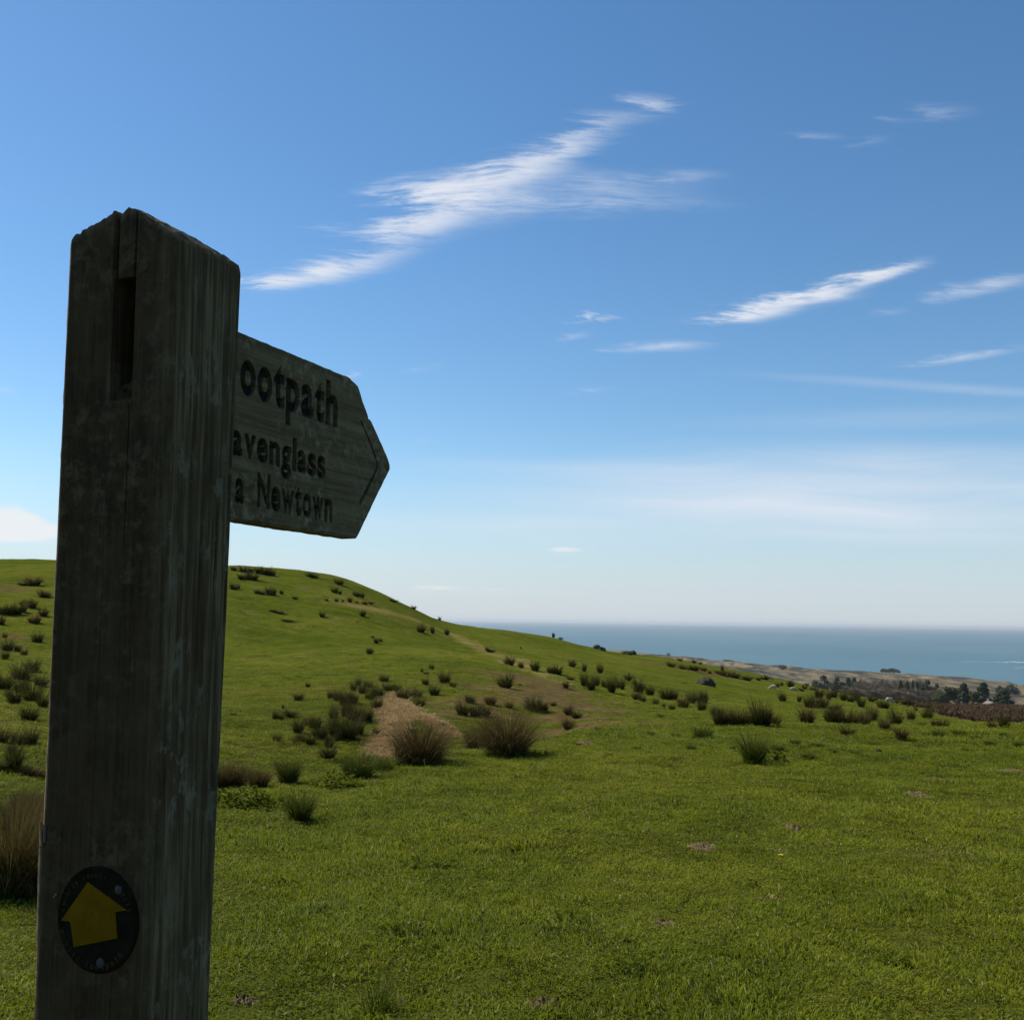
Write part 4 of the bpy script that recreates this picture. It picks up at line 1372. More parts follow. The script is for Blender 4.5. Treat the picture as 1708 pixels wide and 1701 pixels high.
def scatter_object(name, P, rot, scl, idx, coll, label, cat):
    me = bpy.data.meshes.new(name)
    me.vertices.add(len(P))
    me.vertices.foreach_set('co', P.astype(np.float32).ravel())
    for nm, dat in (('rot', rot), ('scl', scl)):
        at = me.attributes.new(nm, 'FLOAT_VECTOR', 'POINT')
        at.data.foreach_set('vector', dat.astype(np.float32).ravel())
    at = me.attributes.new('idx', 'INT', 'POINT')
    at.data.foreach_set('value', idx.astype(np.int32))
    o = add(name, me)
    ng = bpy.data.node_groups.new(name + '_scatter', 'GeometryNodeTree')
    ng.interface.new_socket('Geometry', in_out='INPUT', socket_type='NodeSocketGeometry')
    ng.interface.new_socket('Geometry', in_out='OUTPUT', socket_type='NodeSocketGeometry')
    N = ng.nodes
    gi, go = N.new('NodeGroupInput'), N.new('NodeGroupOutput')
    ci = N.new('GeometryNodeCollectionInfo')
    ci.inputs['Collection'].default_value = coll
    ci.inputs['Separate Children'].default_value = True
    ci.inputs['Reset Children'].default_value = True
    ip = N.new('GeometryNodeInstanceOnPoints')
    ip.inputs['Pick Instance'].default_value = True

    def na(nm, ty):
        q = N.new('GeometryNodeInputNamedAttribute')
        q.data_type = ty
        q.inputs['Name'].default_value = nm
        return [s for s in q.outputs if s.enabled and s.name == 'Attribute'][0]
    L = ng.links
    L.new(gi.outputs[0], ip.inputs['Points'])
    L.new(ci.outputs[0], ip.inputs['Instance'])
    L.new(na('idx', 'INT'), ip.inputs['Instance Index'])
    L.new(na('rot', 'FLOAT_VECTOR'), ip.inputs['Rotation'])
    L.new(na('scl', 'FLOAT_VECTOR'), ip.inputs['Scale'])
    L.new(ip.outputs[0], go.inputs[0])
    md = o.modifiers.new('scatter', 'NODES')
    md.node_group = ng
    tag(o, label, cat, kind='stuff')
    return o


def wedge(n, r0, r1, a0=-40, a1=40):
    r = np.sqrt(rng.random(n) * (r1 * r1 - r0 * r0) + r0 * r0)
    a = np.radians(a0 + (a1 - a0) * rng.random(n))
    return np.sin(a) * r, np.cos(a) * r, r


parts = []
for (n, r0, r1, s) in ((1500, 1.2, 3.2, 1.0), (11000, 3.2, 8, .95), (26000, 8, 18, 1.15), (30000, 18, 34, 1.6), (26000, 34, 62, 2.1)):
    x, y, r = wedge(n, r0, r1)
    parts.append((x, y, r, np.full(n, s)))
x, y, r, s = [np.concatenate([p[k] for p in parts]) for k in range(4)]
stw, ptw, brw = covers(x, y)
bare = np.zeros(len(x))
for (ex, ey, erx, ery) in EARTH_XY:
    bare = np.maximum(bare, np.clip((1.35 - np.hypot((x - ex) / erx, (y - ey) / ery)) / .5, 0, .93))
keep = (rng.random(len(x)) > bare) & (rng.random(len(x)) > np.maximum(stw, np.maximum(ptw * .85, brw)) * 1.1) & (rng.random(len(x)) > np.clip((r - 44) / 18, 0, 1))
x, y, r, s = x[keep], y[keep], r[keep], s[keep]
z = height(x, y)
n = len(x)
lush = np.clip(1.0 + 1.1 * fbm(x / .9 + 3, y / .9, 3), .55, 1.9)
lush = lush * np.clip(1 + 1.3 * fbm(x / .22, y / .22, 2), .45, 1.8)
lush = np.where(rng.random(n) < .012, lush * 2.2, lush)
P = np.stack([x, y, z], -1)
rot = np.stack([rng.normal(0, .12, n), rng.normal(0, .12, n), rng.random(n) * 6.28], -1)
ss = s * (.8 + .4 * rng.random(n))
scl = np.stack([ss, ss, ss * lush * np.where(r > 18, .85, 1.0)], -1)
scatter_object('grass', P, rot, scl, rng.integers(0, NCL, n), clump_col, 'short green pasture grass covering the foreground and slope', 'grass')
print('turf', n)

x, y, r = wedge(60000, 20, 40, -12, 6)
stw, ptw, brw = covers(x, y)
keep = (stw > .35) & (rng.random(len(x)) < .9)
x1, y1 = x[keep], y[keep]
x2, y2, r2 = wedge(260, 3.6, 22)
k2 = fbm(x2 / 2.0, y2 / 2.0, 2) > .05
x, y = np.concatenate([x1, x2[k2]]), np.concatenate([y1, y2[k2]])
n = len(x)
sm = np.concatenate([.7 + .9 * rng.random(len(x1)), np.full(k2.sum(), .4)])
P = np.stack([x, y, height(x, y)], -1)
rot = np.stack([rng.normal(0, .2, n), rng.normal(0, .2, n), rng.random(n) * 6.28], -1)
scatter_object('dry_straw', P, rot, np.stack([sm, sm, sm * .8], -1), rng.integers(0, 3, n), dry_col, 'flattened pale dead straw in the hollow behind the bank', 'straw')
print('straw', n)

# ------------------------------------------------------------------ bare earth patches in the turf
m_earth, t, out = new_mat('bare_earth')
tcn = t.n('ShaderNodeTexCoord')
c = t.ramp(t.noise(tcn.outputs['Object'], 22, 6, .75), [(.3, (.05, .036, .018)), (.5, (.14, .105, .055)), (.7, (.25, .19, .105))])
bs = t.n('ShaderNodeBsdfPrincipled', inp={'Base Color': c, 'Roughness': .95, 'Specular IOR Level': .1})
bmp = t.n('ShaderNodeBump', inp={'Strength': 1.0, 'Distance': .02, 'Height': t.noise(tcn.outputs['Object'], 40, 5, .7)})
link(t, bmp.outputs[0], bs.inputs['Normal'])
link(t, bs.outputs[0], out.inputs[0])
for (px, py, wp, hp, lab) in EARTH:
    x, y, z, r = hit(px, py)
    rx = wp / FPX * r * .5
    ry = min(hp / FPX * r * .5 * r / 1.7, rx * 1.2)
    nr_, na_ = 9, 30
    hump = .7 if lab.startswith('small') else 0
    vs = [(0, 0, .035)]
    fs = []
    jit = rng.normal(0, .16, na_)
    for i in range(1, nr_ + 1):
        for k in range(na_):
            q = i / nr_ * (1 + jit[k] * i / nr_ + .12 * jit[(k * 3) % na_])
            lx, ly = rx * q * math.cos(2 * math.pi * k / na_), ry * q * math.sin(2 * math.pi * k / na_)
            zz_ = h1(x + lx, y + ly) - z + (.024 + .03 * hump) * (1 - (i / nr_) ** 2.5) - .014 + (.009 + .008 * hump) * rng.normal() * (i < nr_)
            vs.append((lx, ly, zz_))
    for k in range(na_):
        fs.append((0, 1 + k, 1 + (k + 1) % na_))
        for i in range(nr_ - 1):
            a0, a1 = 1 + i * na_ + k, 1 + i * na_ + (k + 1) % na_
            fs.append((a0, a0 + na_, a1 + na_, a1))
    o = add('earth_patch', mesh_from('earth_patch', vs, fs, m_earth, True))
    o.location = (x, y, z)
    tag(o, lab, 'earth patch', 'bare earth patches in the foreground turf')

# ------------------------------------------------------------------ broad-leaved weeds, dandelion
m_leaf, t, out = new_mat('weed_leaf')
oi = t.n('ShaderNodeObjectInfo')
c = t.ramp(t.attr('v').outputs['Fac'], [(0, (.036, .052, .004)), (.6, (.075, .095, .008)), (1, (.125, .135, .025))])
df = t.n('ShaderNodeBsdfPrincipled', inp={'Base Color': c, 'Roughness': .8, 'Specular IOR Level': .0})
tr = t.n('ShaderNodeBsdfTranslucent', inp={'Color': c})
mx = t.n('ShaderNodeMixShader', inp={0: .25})
link(t, df.outputs[0], mx.inputs[1]); link(t, tr.outputs[0], mx.inputs[2]); link(t, mx.outputs[0], out.inputs[0])


def leaf_cluster(n, rx, ry, hz_, size):
    vs, fs, va = [], [], []
    for k in range(n):
        a, q = rng.random() * 6.28, math.sqrt(rng.random())
        cx, cy = rx * q * math.cos(a), ry * q * math.sin(a)
        cz = hz_ * (1 - q * q) ** .5 * (.35 + .65 * rng.random())
        L = size * (.6 + .8 * rng.random())
        d = Vector((math.cos(a + rng.normal(0, .9)), math.sin(a + rng.normal(0, .9)), rng.normal(.15, .45))).normalized()
        sd = d.cross(Vector((0, 0, 1))).normalized()
        up = sd.cross(d)
        p = Vector((cx, cy, cz))
        b = len(vs)
        vs += [tuple(p), tuple(p + d * L * .45 + sd * L * .28 + up * L * .06), tuple(p + d * L - up * L * .12), tuple(p + d * L * .45 - sd * L * .28 + up * L * .06)]
        fs += [(b, b + 1, b + 2), (b, b + 2, b + 3)]
        va += [rng.random()] * 4
    return vs, fs, va


for (px, py, r, rx, ry, hz_, n, size, lab) in ((400, 1345, None, .34, .3, .2, 420, .055, 'leafy green nettle patch on the bank right of the post'), (445, 1350, None, .36, .3, .12, 300, .05, 'lower leafy nettle patch between the bank rushes'),
                                               (690, 1272, None, .34, .25, .22, 300, .06, 'green leafy weeds at the foot of the large brown tussock'), (1287, 1272, None, .22, .18, .2, 160, .07, 'pale thistle beside the upright rush tuft on the right'),
                                               (720, 1450, None, .17, .10, .06, 60, .07, 'dark flat dock leaves in the left foreground grass'), (955, 1544, None, .09, .07, .05, 36, .06, 'small dark weed rosette in the central foreground grass'),
                                               (560, 1312, None, .30, .2, .16, 220, .06, 'leafy weeds left of the spiky green tussock'), (885, 1262, None, .35, .2, .12, 200, .05, 'low leafy weeds right of the tall brown tussock')):
    x, y, z, rr = hit(px, py) if r is None else at_r(px, py, r)
    vs, fs, va = leaf_cluster(n, rx, ry, hz_, size)
    me = mesh_from('weed', vs, fs, m_leaf)
    set_attr(me, 'v', va)
    o = add('weed_clump', me)
    o.location = (x, y, z - .01)
    tag(o, lab, 'weed', 'leafy weeds near the bank')
wspots = sorted([(480, 1480), (660, 1560), (860, 1420), (1060, 1620), (1240, 1480), (1490, 1610), (1600, 1500), (1120, 1345)])
for k, (px, py) in enumerate(wspots):
    x, y, z, rr = hit(px, py)
    sz = rng.uniform(.035, .06)
    vs, fs, va = leaf_cluster(int(rng.integers(22, 40)), sz * 1.5, sz, sz * .6, .035)
    me = mesh_from('weed', vs, fs, m_leaf)
    set_attr(me, 'v', np.array(va) * .45)
    o = add('weed_rosette', me)
    o.location = (x, y, z + .012)
    tag(o, f'small dark weed rosette in the foreground turf, {ORD[k]} from the left', 'weed', 'weed rosettes in the turf')
m_dand, t, out = new_mat('dandelion_yellow')
bs = t.n('ShaderNodeBsdfPrincipled', inp={'Base Color': (.62, .48, .03, 1), 'Roughness': .7})
link(t, bs.outputs[0], out.inputs[0])
x, y, z, r = hit(1303, 1452)
e = empty('dandelion', (x, y, z))
tag(e, 'single small yellow dandelion in the right foreground grass', 'flower')
vs, fs = [], []
for k in range(26):
    a = k * 2.4
    b = len(vs)
    q = .006 + .014 * (k / 26)
    vs += [(0, 0, .10), (q * math.cos(a - .2), q * math.sin(a - .2), .112 - q * .3), (q * 1.3 * math.cos(a), q * 1.3 * math.sin(a), .110 - q * .3), (q * math.cos(a + .2), q * math.sin(a + .2), .112 - q * .3)]
    fs += [(b, b + 1, b + 2, b + 3)]
add('flower_head', mesh_from('flower_head', vs, fs, m_dand), e)
add('stem', tuft_mesh('stem', m_rush_green, 4, .003, .13, .05, .005, 3, .05, .1), e)

# ------------------------------------------------------------------ rocks
m_rock, t, out = new_mat('grey_rock')
tcn = t.n('ShaderNodeTexCoord')
nz = t.n('ShaderNodeSeparateXYZ', inp={0: t.n('ShaderNodeNewGeometry').outputs['Normal']}).outputs[2]
c = t.ramp(t.noise(tcn.outputs['Object'], 3.0, 6, .7), [(.3, (.034, .030, .020)), (.55, (.062, .055, .036)), (.75, (.17, .15, .10))])
c = t.mix(t.smooth(t.noise(tcn.outputs['Object'], 1.2, 4, .6), .5, .62, 0, .8), c, (.06, .075, .03, 1))
bs = t.n('ShaderNodeBsdfPrincipled', inp={'Base Color': c, 'Roughness': .95, 'Specular IOR Level': .05})
bmp = t.n('ShaderNodeBump', inp={'Strength': .8, 'Distance': .08, 'Height': t.noise(tcn.outputs['Object'], 6, 6, .7)})
link(t, bmp.outputs[0], bs.inputs['Normal']); link(t, bs.outputs[0], out.inputs[0])


def rock(px, py, wp, hp, lab, seed, r=None):
    x, y, z, r = hit(px, py) if r is None else at_r(px, py, r)
    bm = bmesh.new()
    bmesh.ops.create_icosphere(bm, subdivisions=4, radius=1)
    for v in bm.verts:
        p = v.co.copy()
        k = 1 + .35 * mnoise.fractal(p * 1.3 + Vector((seed, 0, 0)), 1, 2, 4) + .12 * mnoise.cell(p * 2.2 + Vector((seed, 1, 0)))
        v.co = Vector((p.x * k, p.y * k, p.z * k))
    me = bpy.data.meshes.new('rock')
    bm.to_mesh(me); bm.free()
    me.materials.append(m_rock)
    me.polygons.foreach_set('use_smooth', [True] * len(me.polygons))
    o = add('boulder', me)
    sx, sz = wp / FPX * r * .5, hp / FPX * r
    o.scale = (sx, sx * .8, sz * .85)
    o.location = (x, y, z + sz * .1)
    o.rotation_euler = (0, 0, seed)
    tag(o, lab, 'boulder', 'boulders on the slope')


rock(1177, 1142, 40, 12, 'pale grassy boulder standing alone on the right slope', 1.3)
rock(996, 1082, 16, 7, 'grey rock on the brow above the sea, leftmost of the outcrop', 2.2)
rock(1004, 1085, 12, 6, 'small dark rock on the brow right of the outcrop', 3.1)
rock(1045, 1091, 22, 5, 'low flat rock on the brow above the sea', 4.6)
rock(1056, 1091, 12, 6, 'dark rock at the right end of the brow outcrop', 5.2)
rock(1466, 1255, 10, 5, 'small pale stone in the lumpy grass on the right', 8.3)
rock(1222, 1250, 10, 5, 'small pale stone left of the upright rush tuft', 9.1)
# bush standing on the brow
x, y, z, r = hit(923, 1061)
me = tuft_mesh('bush', m_rush, 260, .28, 1.0, .35, .06, 2, .1, .4)
o = add('brow_bush', me)
o.location = (x, y, z)
o.scale = (6.5 / FPX * r, 6.5 / FPX * r, 10 / FPX * r)
tag(o, 'small upright dark bush alone on the brow against the sea', 'bush')

# ------------------------------------------------------------------ sheep
m_wool, t, out = new_mat('sheep_wool')
tcn = t.n('ShaderNodeTexCoord')
c = t.ramp(t.noise(tcn.outputs['Object'], 14, 5, .7), [(.3, (.32, .28, .19)), (.7, (.50, .44, .32))])
bs = t.n('ShaderNodeBsdfPrincipled', inp={'Base Color': c, 'Roughness': 1.0})
bmp = t.n('ShaderNodeBump', inp={'Strength': 1.0, 'Distance': .03, 'Height': t.noise(tcn.outputs['Object'], 25, 4, .7)})
link(t, bmp.outputs[0], bs.inputs['Normal']); link(t, bs.outputs[0], out.inputs[0])


def skin_body(joints, edges, root=0):
    me = bpy.data.meshes.new('sheep')
    me.from_pydata([j[:3] for j in joints], edges, [])
    o = bpy.data.objects.new('tmp', me)
    COL.objects.link(o)
    sk = o.modifiers.new('skin', 'SKIN')
    for v, j in zip(me.skin_vertices[0].data, joints):
        v.radius = (j[3], j[4] if len(j) > 4 else j[3])
    me.skin_vertices[0].data[root].use_root = True
    ss = o.modifiers.new('sub', 'SUBSURF')
    ss.levels = ss.render_levels = 2
    bpy.context.view_layer.update()
    res = bpy.data.meshes.new_from_object(o.evaluated_get(bpy.context.evaluated_depsgraph_get()))
    bpy.data.objects.remove(o)
    res.materials.clear(); res.materials.append(m_wool)
    res.polygons.foreach_set('use_smooth', [True] * len(res.polygons))
    return res


def sheep(px, py, rz, graze, lab, lying=False, sc=.6):
    x, y, z, r = hit(px, py)
    hd = (.62, 0, .30) if graze else (.66, 0, .92)
    nk = (.48, 0, .52) if graze else (.52, 0, .78)
    J = [(0, 0, .62, .27, .28), (-.32, 0, .62, .26, .27), (-.52, 0, .62, .17), (.28, 0, .62, .25, .26), (*nk, .14), (*hd, .10), (hd[0] + (.10 if graze else .17), 0, hd[2] - (.13 if graze else .05), .06)]
    E_ = [(0, 1), (1, 2), (0, 3), (3, 4), (4, 5), (5, 6)]
    for (lx, ly, pr) in ((.30, .13, 3), (.30, -.13, 3), (-.36, .14, 1), (-.36, -.14, 1)):
        b = len(J)
        if lying:
            J += [(lx, ly, .45, .09), (lx + .12, ly * 1.3, .38, .05)]
            E_ += [(pr, b), (b, b + 1)]
        else:
            bend = .04 if pr == 3 else -.05
            J += [(lx, ly, .40, .09), (lx + bend, ly, .22, .045), (lx + (.0 if pr == 3 else .0), ly, .02, .035)]
            E_ += [(pr, b), (b, b + 1), (b + 1, b + 2)]
    b = len(J)
    for sg in (1, -1):
        J.append((hd[0] - .03, sg * .17, hd[2] + .05, .03)); E_.append((5, len(J) - 1))
    J.append((-.66, 0, .45, .04)); E_.append((2, len(J) - 1))
    o = add('sheep', skin_body(J, E_))
    o.location = (x, y, z - (.33 * sc if lying else 0))
    o.scale = (sc, sc, sc)
    o.rotation_euler = (0, 0, rz)
    tag(o, lab, 'sheep', 'sheep grazing on the far slope')


sheep(1484, 1174, .35, True, 'white sheep grazing beside dark rushes below the tree belt', False, .62)
sheep(1289, 1152, 3.0, True, 'pale grazing sheep, left of the two low on the slope')
sheep(1324, 1151.5, .2, True, 'pale grazing sheep, right of the two low on the slope', True)
sheep(1285, 1132.5, .4, True, 'faint pale sheep up on the brow near the dunes', True)


# ------------------------------------------------------------------ tree belt
def leafy_mat(name, dark, lite, trans=.15):
    m, t, out = new_mat(name)
    oi = t.n('ShaderNodeObjectInfo')
    f_ = t.math('ADD', t.math('MULTIPLY', t.attr('v').outputs['Fac'], .8), t.math('MULTIPLY', oi.outputs['Random'], .2))
    c = t.ramp(f_, [(0, dark), (1, lite)])
    df = t.n('ShaderNodeBsdfPrincipled', inp={'Base Color': c, 'Roughness': .7, 'Specular IOR Level': .2})
    tr = t.n('ShaderNodeBsdfTranslucent', inp={'Color': c})
    mx = t.n('ShaderNodeMixShader', inp={0: trans})
    link(t, df.outputs[0], mx.inputs[1]); link(t, tr.outputs[0], mx.inputs[2]); link(t, mx.outputs[0], out.inputs[0])
    return m


m_needle = leafy_mat('conifer_needles', (.022, .032, .016), (.062, .080, .040), .08)
m_spring = leafy_mat('spring_leaves', (.050, .068, .018), (.105, .120, .040), .2)
m_twig = leafy_mat('bare_twigs', (.10, .078, .05), (.24, .19, .13), 0)
m_bark = leafy_mat('bark', (.05, .04, .03), (.05, .04, .03), 0)


def trunk_mesh(h, r0, limbs, spread):
    vs, fs = [], []

    def tube(pts_, rads, n=6):
        b = len(vs)
        for p, q in zip(pts_, rads):
            for k in range(n):
                vs.append((p[0] + q * math.cos(6.283 * k / n), p[1] + q * math.sin(6.283 * k / n), p[2]))
        for l in range(len(pts_) - 1):
            for k in range(n):
                a = b + l * n + k; c = b + l * n + (k + 1) % n
                fs.append((a, c, c + n, a + n))
    tube([(0, 0, -.5), (.02 * h, 0, h * .3), (0, .02 * h, h * .65), (0, 0, h * .95)], [r0, r0 * .8, r0 * .5, r0 * .12])
    for k in range(limbs):
        a = k * 2.4 + rng.random()
        z0 = h * (.25 + .6 * k / limbs)
        L = spread * (1 - .5 * k / limbs)
        tube([(0, 0, z0), (L * .5 * math.cos(a), L * .5 * math.sin(a), z0 + L * .35), (L * math.cos(a), L * math.sin(a), z0 + L * .6)], [r0 * .4, r0 * .25, r0 * .08], 5)
    me = mesh_from('trunk', vs, fs, m_bark, True)
    set_attr(me, 'v', np.zeros(len(vs)))
    return me


def crown_mesh(kind, h, wd, mat, n):
    vs, fs, va = [], [], []
    nb_ = 26
    clumps = []
    for k in range(nb_):
        if kind == 'cone':
            q = (k + .5) / nb_
            R = wd * .5 * (1 - q) ** .75 + .15
            a = k * 2.4
            rr = R * (.35 + .65 * rng.random())
            clumps.append((rr * math.cos(a), rr * math.sin(a), h * (.10 + .88 * q), wd * .16 + .25))
        else:
            a, ct = rng.random() * 6.283, rng.random() * 2 - 1
            q = rng.random() ** .35
            s_ = math.sqrt(1 - ct * ct) * q
            z0, hh = (.24, .76) if kind == 'round' else (.12, .88)
            clumps.append((wd * .42 * s_ * math.cos(a), wd * .42 * s_ * math.sin(a), h * (z0 + hh * (.5 + .42 * ct * q)), wd * (.13 + .09 * rng.random())))
    for i in range(n):
        c = clumps[int(rng.integers(nb_))]
        d = rng.normal(0, 1, 3); d /= np.linalg.norm(d)
        q = c[3] * (.55 + .55 * rng.random())
        p = np.array(c[:3]) + d * q * np.array([1, 1, .75])
        if kind == 'twig':
            L = .9 + 1.2 * rng.random()
            dr = np.array([d[0] * .7, d[1] * .7, .55 + .5 * rng.random()]); dr /= np.linalg.norm(dr)
            sd = np.cross(dr, rng.normal(0, 1, 3)); sd /= np.linalg.norm(sd)
            b = len(vs)
            vs += [tuple(p - sd * .05), tuple(p + sd * .05), tuple(p + dr * L)]
            fs.append((b, b + 1, b + 2)); va += [rng.random()] * 3
        else:
            L = .20 + .28 * rng.random()
            t1 = np.cross(d, rng.normal(0, 1, 3)); t1 /= np.linalg.norm(t1)
            t2 = np.cross(d, t1) * .6 + d * .4 * rng.normal()
            b = len(vs)
            vs += [tuple(p - t1 * L), tuple(p + t2 * L), tuple(p + t1 * L), tuple(p - t2 * L)]
            fs.append((b, b + 1, b + 2, b + 3)); va += [rng.random()] * 4
    me = mesh_from('crown', vs, fs, mat)
    set_attr(me, 'v', va)
    return me


PROTO = {
    'cone': (crown_mesh('cone', 11, 6.5, m_needle, 3200), trunk_mesh(11, .22, 8, 2.4), 11, 6.5),
    'cone2': (crown_mesh('cone', 11, 6.0, m_needle, 2800), trunk_mesh(11, .22, 8, 2.4), 11, 6.0),
    'pine': (crown_mesh('round', 10, 8, m_needle, 3400), trunk_mesh(10, .25, 7, 3.0), 10, 8),
    'green': (crown_mesh('round', 10, 9, m_spring, 3000), trunk_mesh(10, .25, 7, 3.4), 10, 9),
    'bare': (crown_mesh('twig', 9, 7, m_twig, 3600), trunk_mesh(9, .18, 9, 3.0), 9, 7),
    'bush': (crown_mesh('bush', 5, 8, m_needle, 1800), trunk_mesh(5, .25, 7, 2.6), 5, 8),
    'bare2': (crown_mesh('twig', 9, 8, m_twig, 3800), trunk_mesh(9, .18, 9, 3.2), 9, 8),
}


def tree(kind, px, top_y, bot_y, wp, r, name, label, group):
    az, tn = ray_az_tan(px, top_y)
    x, y = math.sin(az) * r, math.cos(az) * r
    zg = h1(x, y)
    zt = EYE + tn * r
    hh = max(zt - zg, 3.0)
    ww = wp / FPX * r * 1.25
    cm_, tm_, ph, pw = PROTO[kind]
    e = empty(name, (x, y, zg), (0, 0, rng.random() * 6.28))
    e.scale = (ww / pw, ww / pw, hh / ph)
    add('trunk', tm_, e)
    add('crown', cm_, e)
    tag(e, label, 'tree', group)
    return hh


TREES = [
    ('pine', 1371, 1127.5, 0, 24, 860, 'dark_pine', 'broad dark pine at the left end of the tree belt'),
    ('pine', 1398, 1130, 0, 20, 850, 'dark_pine', 'second dark pine from the left end of the tree belt'),
    ('cone', 1415, 1131, 0, 12, 850, 'dark_pine', 'narrow dark pine, third from the left end of the belt'),
    ('cone2', 1424.5, 1131, 0, 12, 845, 'dark_pine', 'small pointed dark pine, fourth from the left end of the belt'),
    ('cone', 1502, 1136, 0, 9, 660, 'dark_pine', 'slim dark conifer rising from the bare wood, leftmost of four'),
    ('cone2', 1513, 1137, 0, 10, 660, 'dark_pine', 'slim dark conifer rising from the bare wood, second of four'),
    ('cone', 1522, 1136, 0, 5, 655, 'dark_pine', 'very thin conifer rising from the bare wood, third of four'),
    ('cone2', 1530, 1137, 0, 5, 655, 'dark_pine', 'very thin conifer rising from the bare wood, rightmost of four'),
    ('pine', 1545, 1135, 0, 17, 640, 'dark_pine', 'tall dark pine at the right end of the bare wood'),
    ('pine', 1561, 1141, 0, 13, 640, 'dark_pine', 'lower dark pine beside the tall one right of the bare wood'),
    ('green', 1583, 1142, 0, 28, 610, 'broadleaf_tree', 'rounded fresh green tree left of the dark conifers'),
    ('green', 1564, 1155, 0, 18, 600, 'broadleaf_tree', 'low fresh green bushy tree below the dark pine'),
    ('green', 1597, 1146, 0, 16, 620, 'broadleaf_tree', 'dull green tree tucked against the left dark conifer'),
    ('cone', 1607, 1140.5, 0, 18, 600, 'dark_conifer', 'tall dark conifer, left of the two tall ones near the cottage'),
    ('green', 1625, 1150, 0, 14, 605, 'broadleaf_tree', 'grey green tree between the two tall dark conifers'),
    ('cone2', 1640, 1139, 0, 20, 600, 'dark_conifer', 'tall dark conifer left of the cottage roof'),
    ('cone', 1672, 1151, 0, 24, 590, 'dark_conifer', 'shorter spreading dark conifer right of the cottage roof'),
    ('pine', 1658, 1162, 0, 8, 592, 'dark_pine', 'small dark bush tree right beside the cottage roof'),
]
for (k_, px, ty, by, wp, r, nm, lab) in TREES:
    hh = tree(k_, px, ty, by, wp, r, nm, lab, 'trees of the far belt')
    print('tree', nm, px, round(hh, 1))
xs = list(range(1412, 1562, 9))
for i, px in enumerate(xs):
    ty = 1138 + 3.5 * math.sin(i * 1.7) + (6 if px < 1425 else 0) + (5 if px > 1545 else 0)
    tree(['bare', 'bare2'][i % 2], px, ty, 0, 17 + 4 * (i % 3), 700 + 14 * (i % 4), 'bare_tree', f'leafless brown tree in the bare wood of the belt, {ORD[i]} from the left', 'leafless trees of the far belt')
xs = list(range(1425, 1580, 10))
for i, px in enumerate(xs):
    ty = 1148 + 2.5 * math.sin(i * 2.3) + (px - 1425) * .04
    tree(['bare2', 'bare'][i % 2], px, ty, 0, 18 + 3 * (i % 3), 610 + 12 * (i % 3), 'bare_tree', f'lower leafless tree along the front edge of the bare wood, {ORD[i]} from the left', 'leafless trees along the front of the wood')
for i, (px, ty, wp, r) in enumerate(((1668, 1142, 12, 1280), (1678, 1143, 10, 1300), (1690, 1140.5, 20, 1450), (1491, 1114, 22, 1980), (1476, 1114.5, 14, 1990), (1305, 1109, 14, 2050), (1250, 1106, 16, 2150), (1215, 1100, 18, 2250))):
    tree('bush', px, ty, 0, wp * .8, r, 'dune_scrub', f'dark scrub bush out on the dunes, {["third from the right", "second from the right", "rightmost", "fourth from the right, on a dune top", "fifth from the right", "sixth from the right", "seventh from the right", "leftmost"][i]}', 'scrub on the dunes')

# ------------------------------------------------------------------ cottage
m_wall, t, out = new_mat('white_render')
tcn = t.n('ShaderNodeTexCoord')
c = t.ramp(t.noise(tcn.outputs['Object'], 1.5, 5, .6), [(.3, (.34, .31, .27)), (.7, (.46, .43, .38))])
bs = t.n('ShaderNodeBsdfPrincipled', inp={'Base Color': c, 'Roughness': .9})
link(t, bs.outputs[0], out.inputs[0])
m_roof, t, out = new_mat('pinkish_roof')
tcn = t.n('ShaderNodeTexCoord')
c = t.ramp(t.noise(tcn.outputs['Object'], 2.5, 5, .7), [(.3, (.15, .105, .09)), (.7, (.22, .165, .14))])
bs = t.n('ShaderNodeBsdfPrincipled', inp={'Base Color': c, 'Roughness': .9})
link(t, bs.outputs[0], out.inputs[0])
m_glass, t, out = new_mat('dark_pane')
bs = t.n('ShaderNodeBsdfPrincipled', inp={'Base Color': (.03, .035, .04, 1), 'Roughness': .15})
link(t, bs.outputs[0], out.inputs[0])
az, tn = ray_az_tan(1652, 1169.3)
r = 540
x, y = math.sin(az) * r, math.cos(az) * r
zg = h1(x, y)
ridge = EYE + tn * r - zg
print('cottage ridge', ridge)
wl = max(ridge - 2.6, 2.0)
cot = empty('cottage', (x, y, zg), (0, 0, -az + .25))
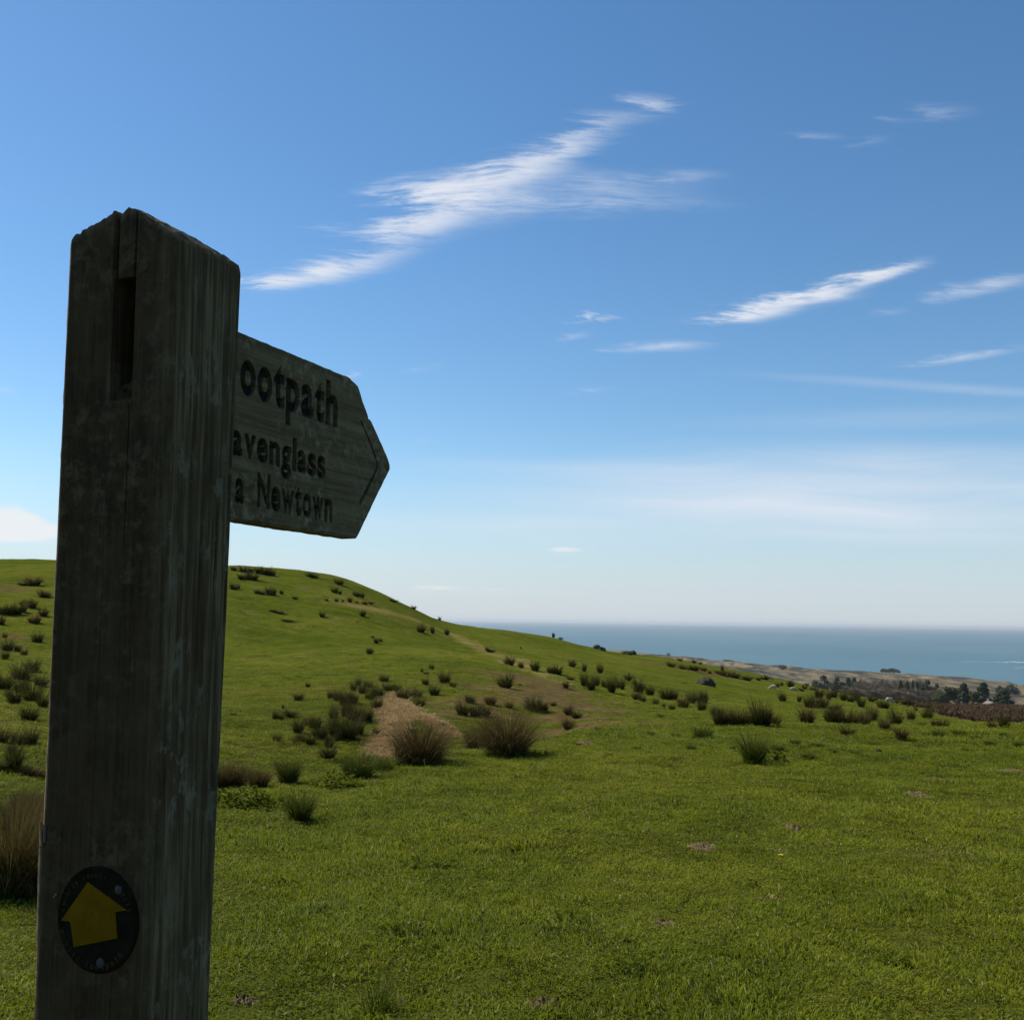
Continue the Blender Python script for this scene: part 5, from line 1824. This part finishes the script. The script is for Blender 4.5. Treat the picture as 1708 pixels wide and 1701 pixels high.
tag(cot, 'small cottage with pinkish gable roof between the dark conifers', 'house')
hw, hl = 3.2, 5.0
vs = [(-hw, -hl, -1), (hw, -hl, -1), (hw, hl, -1), (-hw, hl, -1), (-hw, -hl, wl), (hw, -hl, wl), (hw, hl, wl), (-hw, hl, wl), (0, -hl, ridge - .15), (0, hl, ridge - .15)]
fs = [(0, 1, 5, 8, 4), (1, 2, 6, 5), (2, 3, 7, 9, 6), (3, 0, 4, 7)]
add('wall', mesh_from('wall', vs, fs, m_wall), cot)
ov = .3
sl = (ridge - wl) / hw
rv_ = []
for yy in (-hl - ov, hl + ov):
    for (xx, zz_) in ((-hw - ov, wl - ov * sl), (0, ridge), (hw + ov, wl - ov * sl), (hw + ov, wl - ov * sl - .14), (0, ridge - .14), (-hw - ov, wl - ov * sl - .14)):
        rv_.append((xx, yy, zz_))
fs = [(0, 1, 4, 5), (1, 2, 3, 4), (11, 10, 7, 6), (10, 9, 8, 7)] + [(k, k + 6, (k + 1) % 6 + 6, (k + 1) % 6) for k in range(6)]
roof = add('roof', mesh_from('roof', rv_, fs, m_roof), cot)
add('chimney', box_mesh('chimney', (-.35, 3.6, ridge - .6), (.35, 4.3, ridge + .9), m_wall, .03), roof)
for (xx, zz_) in ((-1.5, .5), (.7, .5)):
    wn = add('window', box_mesh('window', (xx, -hl - .05, zz_), (xx + .9, -hl + .02, zz_ + 1.1), m_wall, .01), cot)
    add('pane', box_mesh('pane', (xx + .08, -hl - .07, zz_ + .08), (xx + .82, -hl - .045, zz_ + 1.02), m_glass), wn)

# ------------------------------------------------------------------ thin sea haze
m_haze, t, out = new_mat('haze_air')
pv = t.n('ShaderNodeVolumePrincipled', inp={'Color': (.86, .91, .97, 1), 'Density': 3.5e-5, 'Anisotropy': .2})
link(t, pv.outputs[0], out.inputs['Volume'])
hz_box = add('haze', box_mesh('haze', (-150000, -150000, SEA - 42), (150000, 150000, 30), m_haze))
tag(hz_box, 'thin pale sea haze lying over the whole landscape', 'haze', kind='stuff')
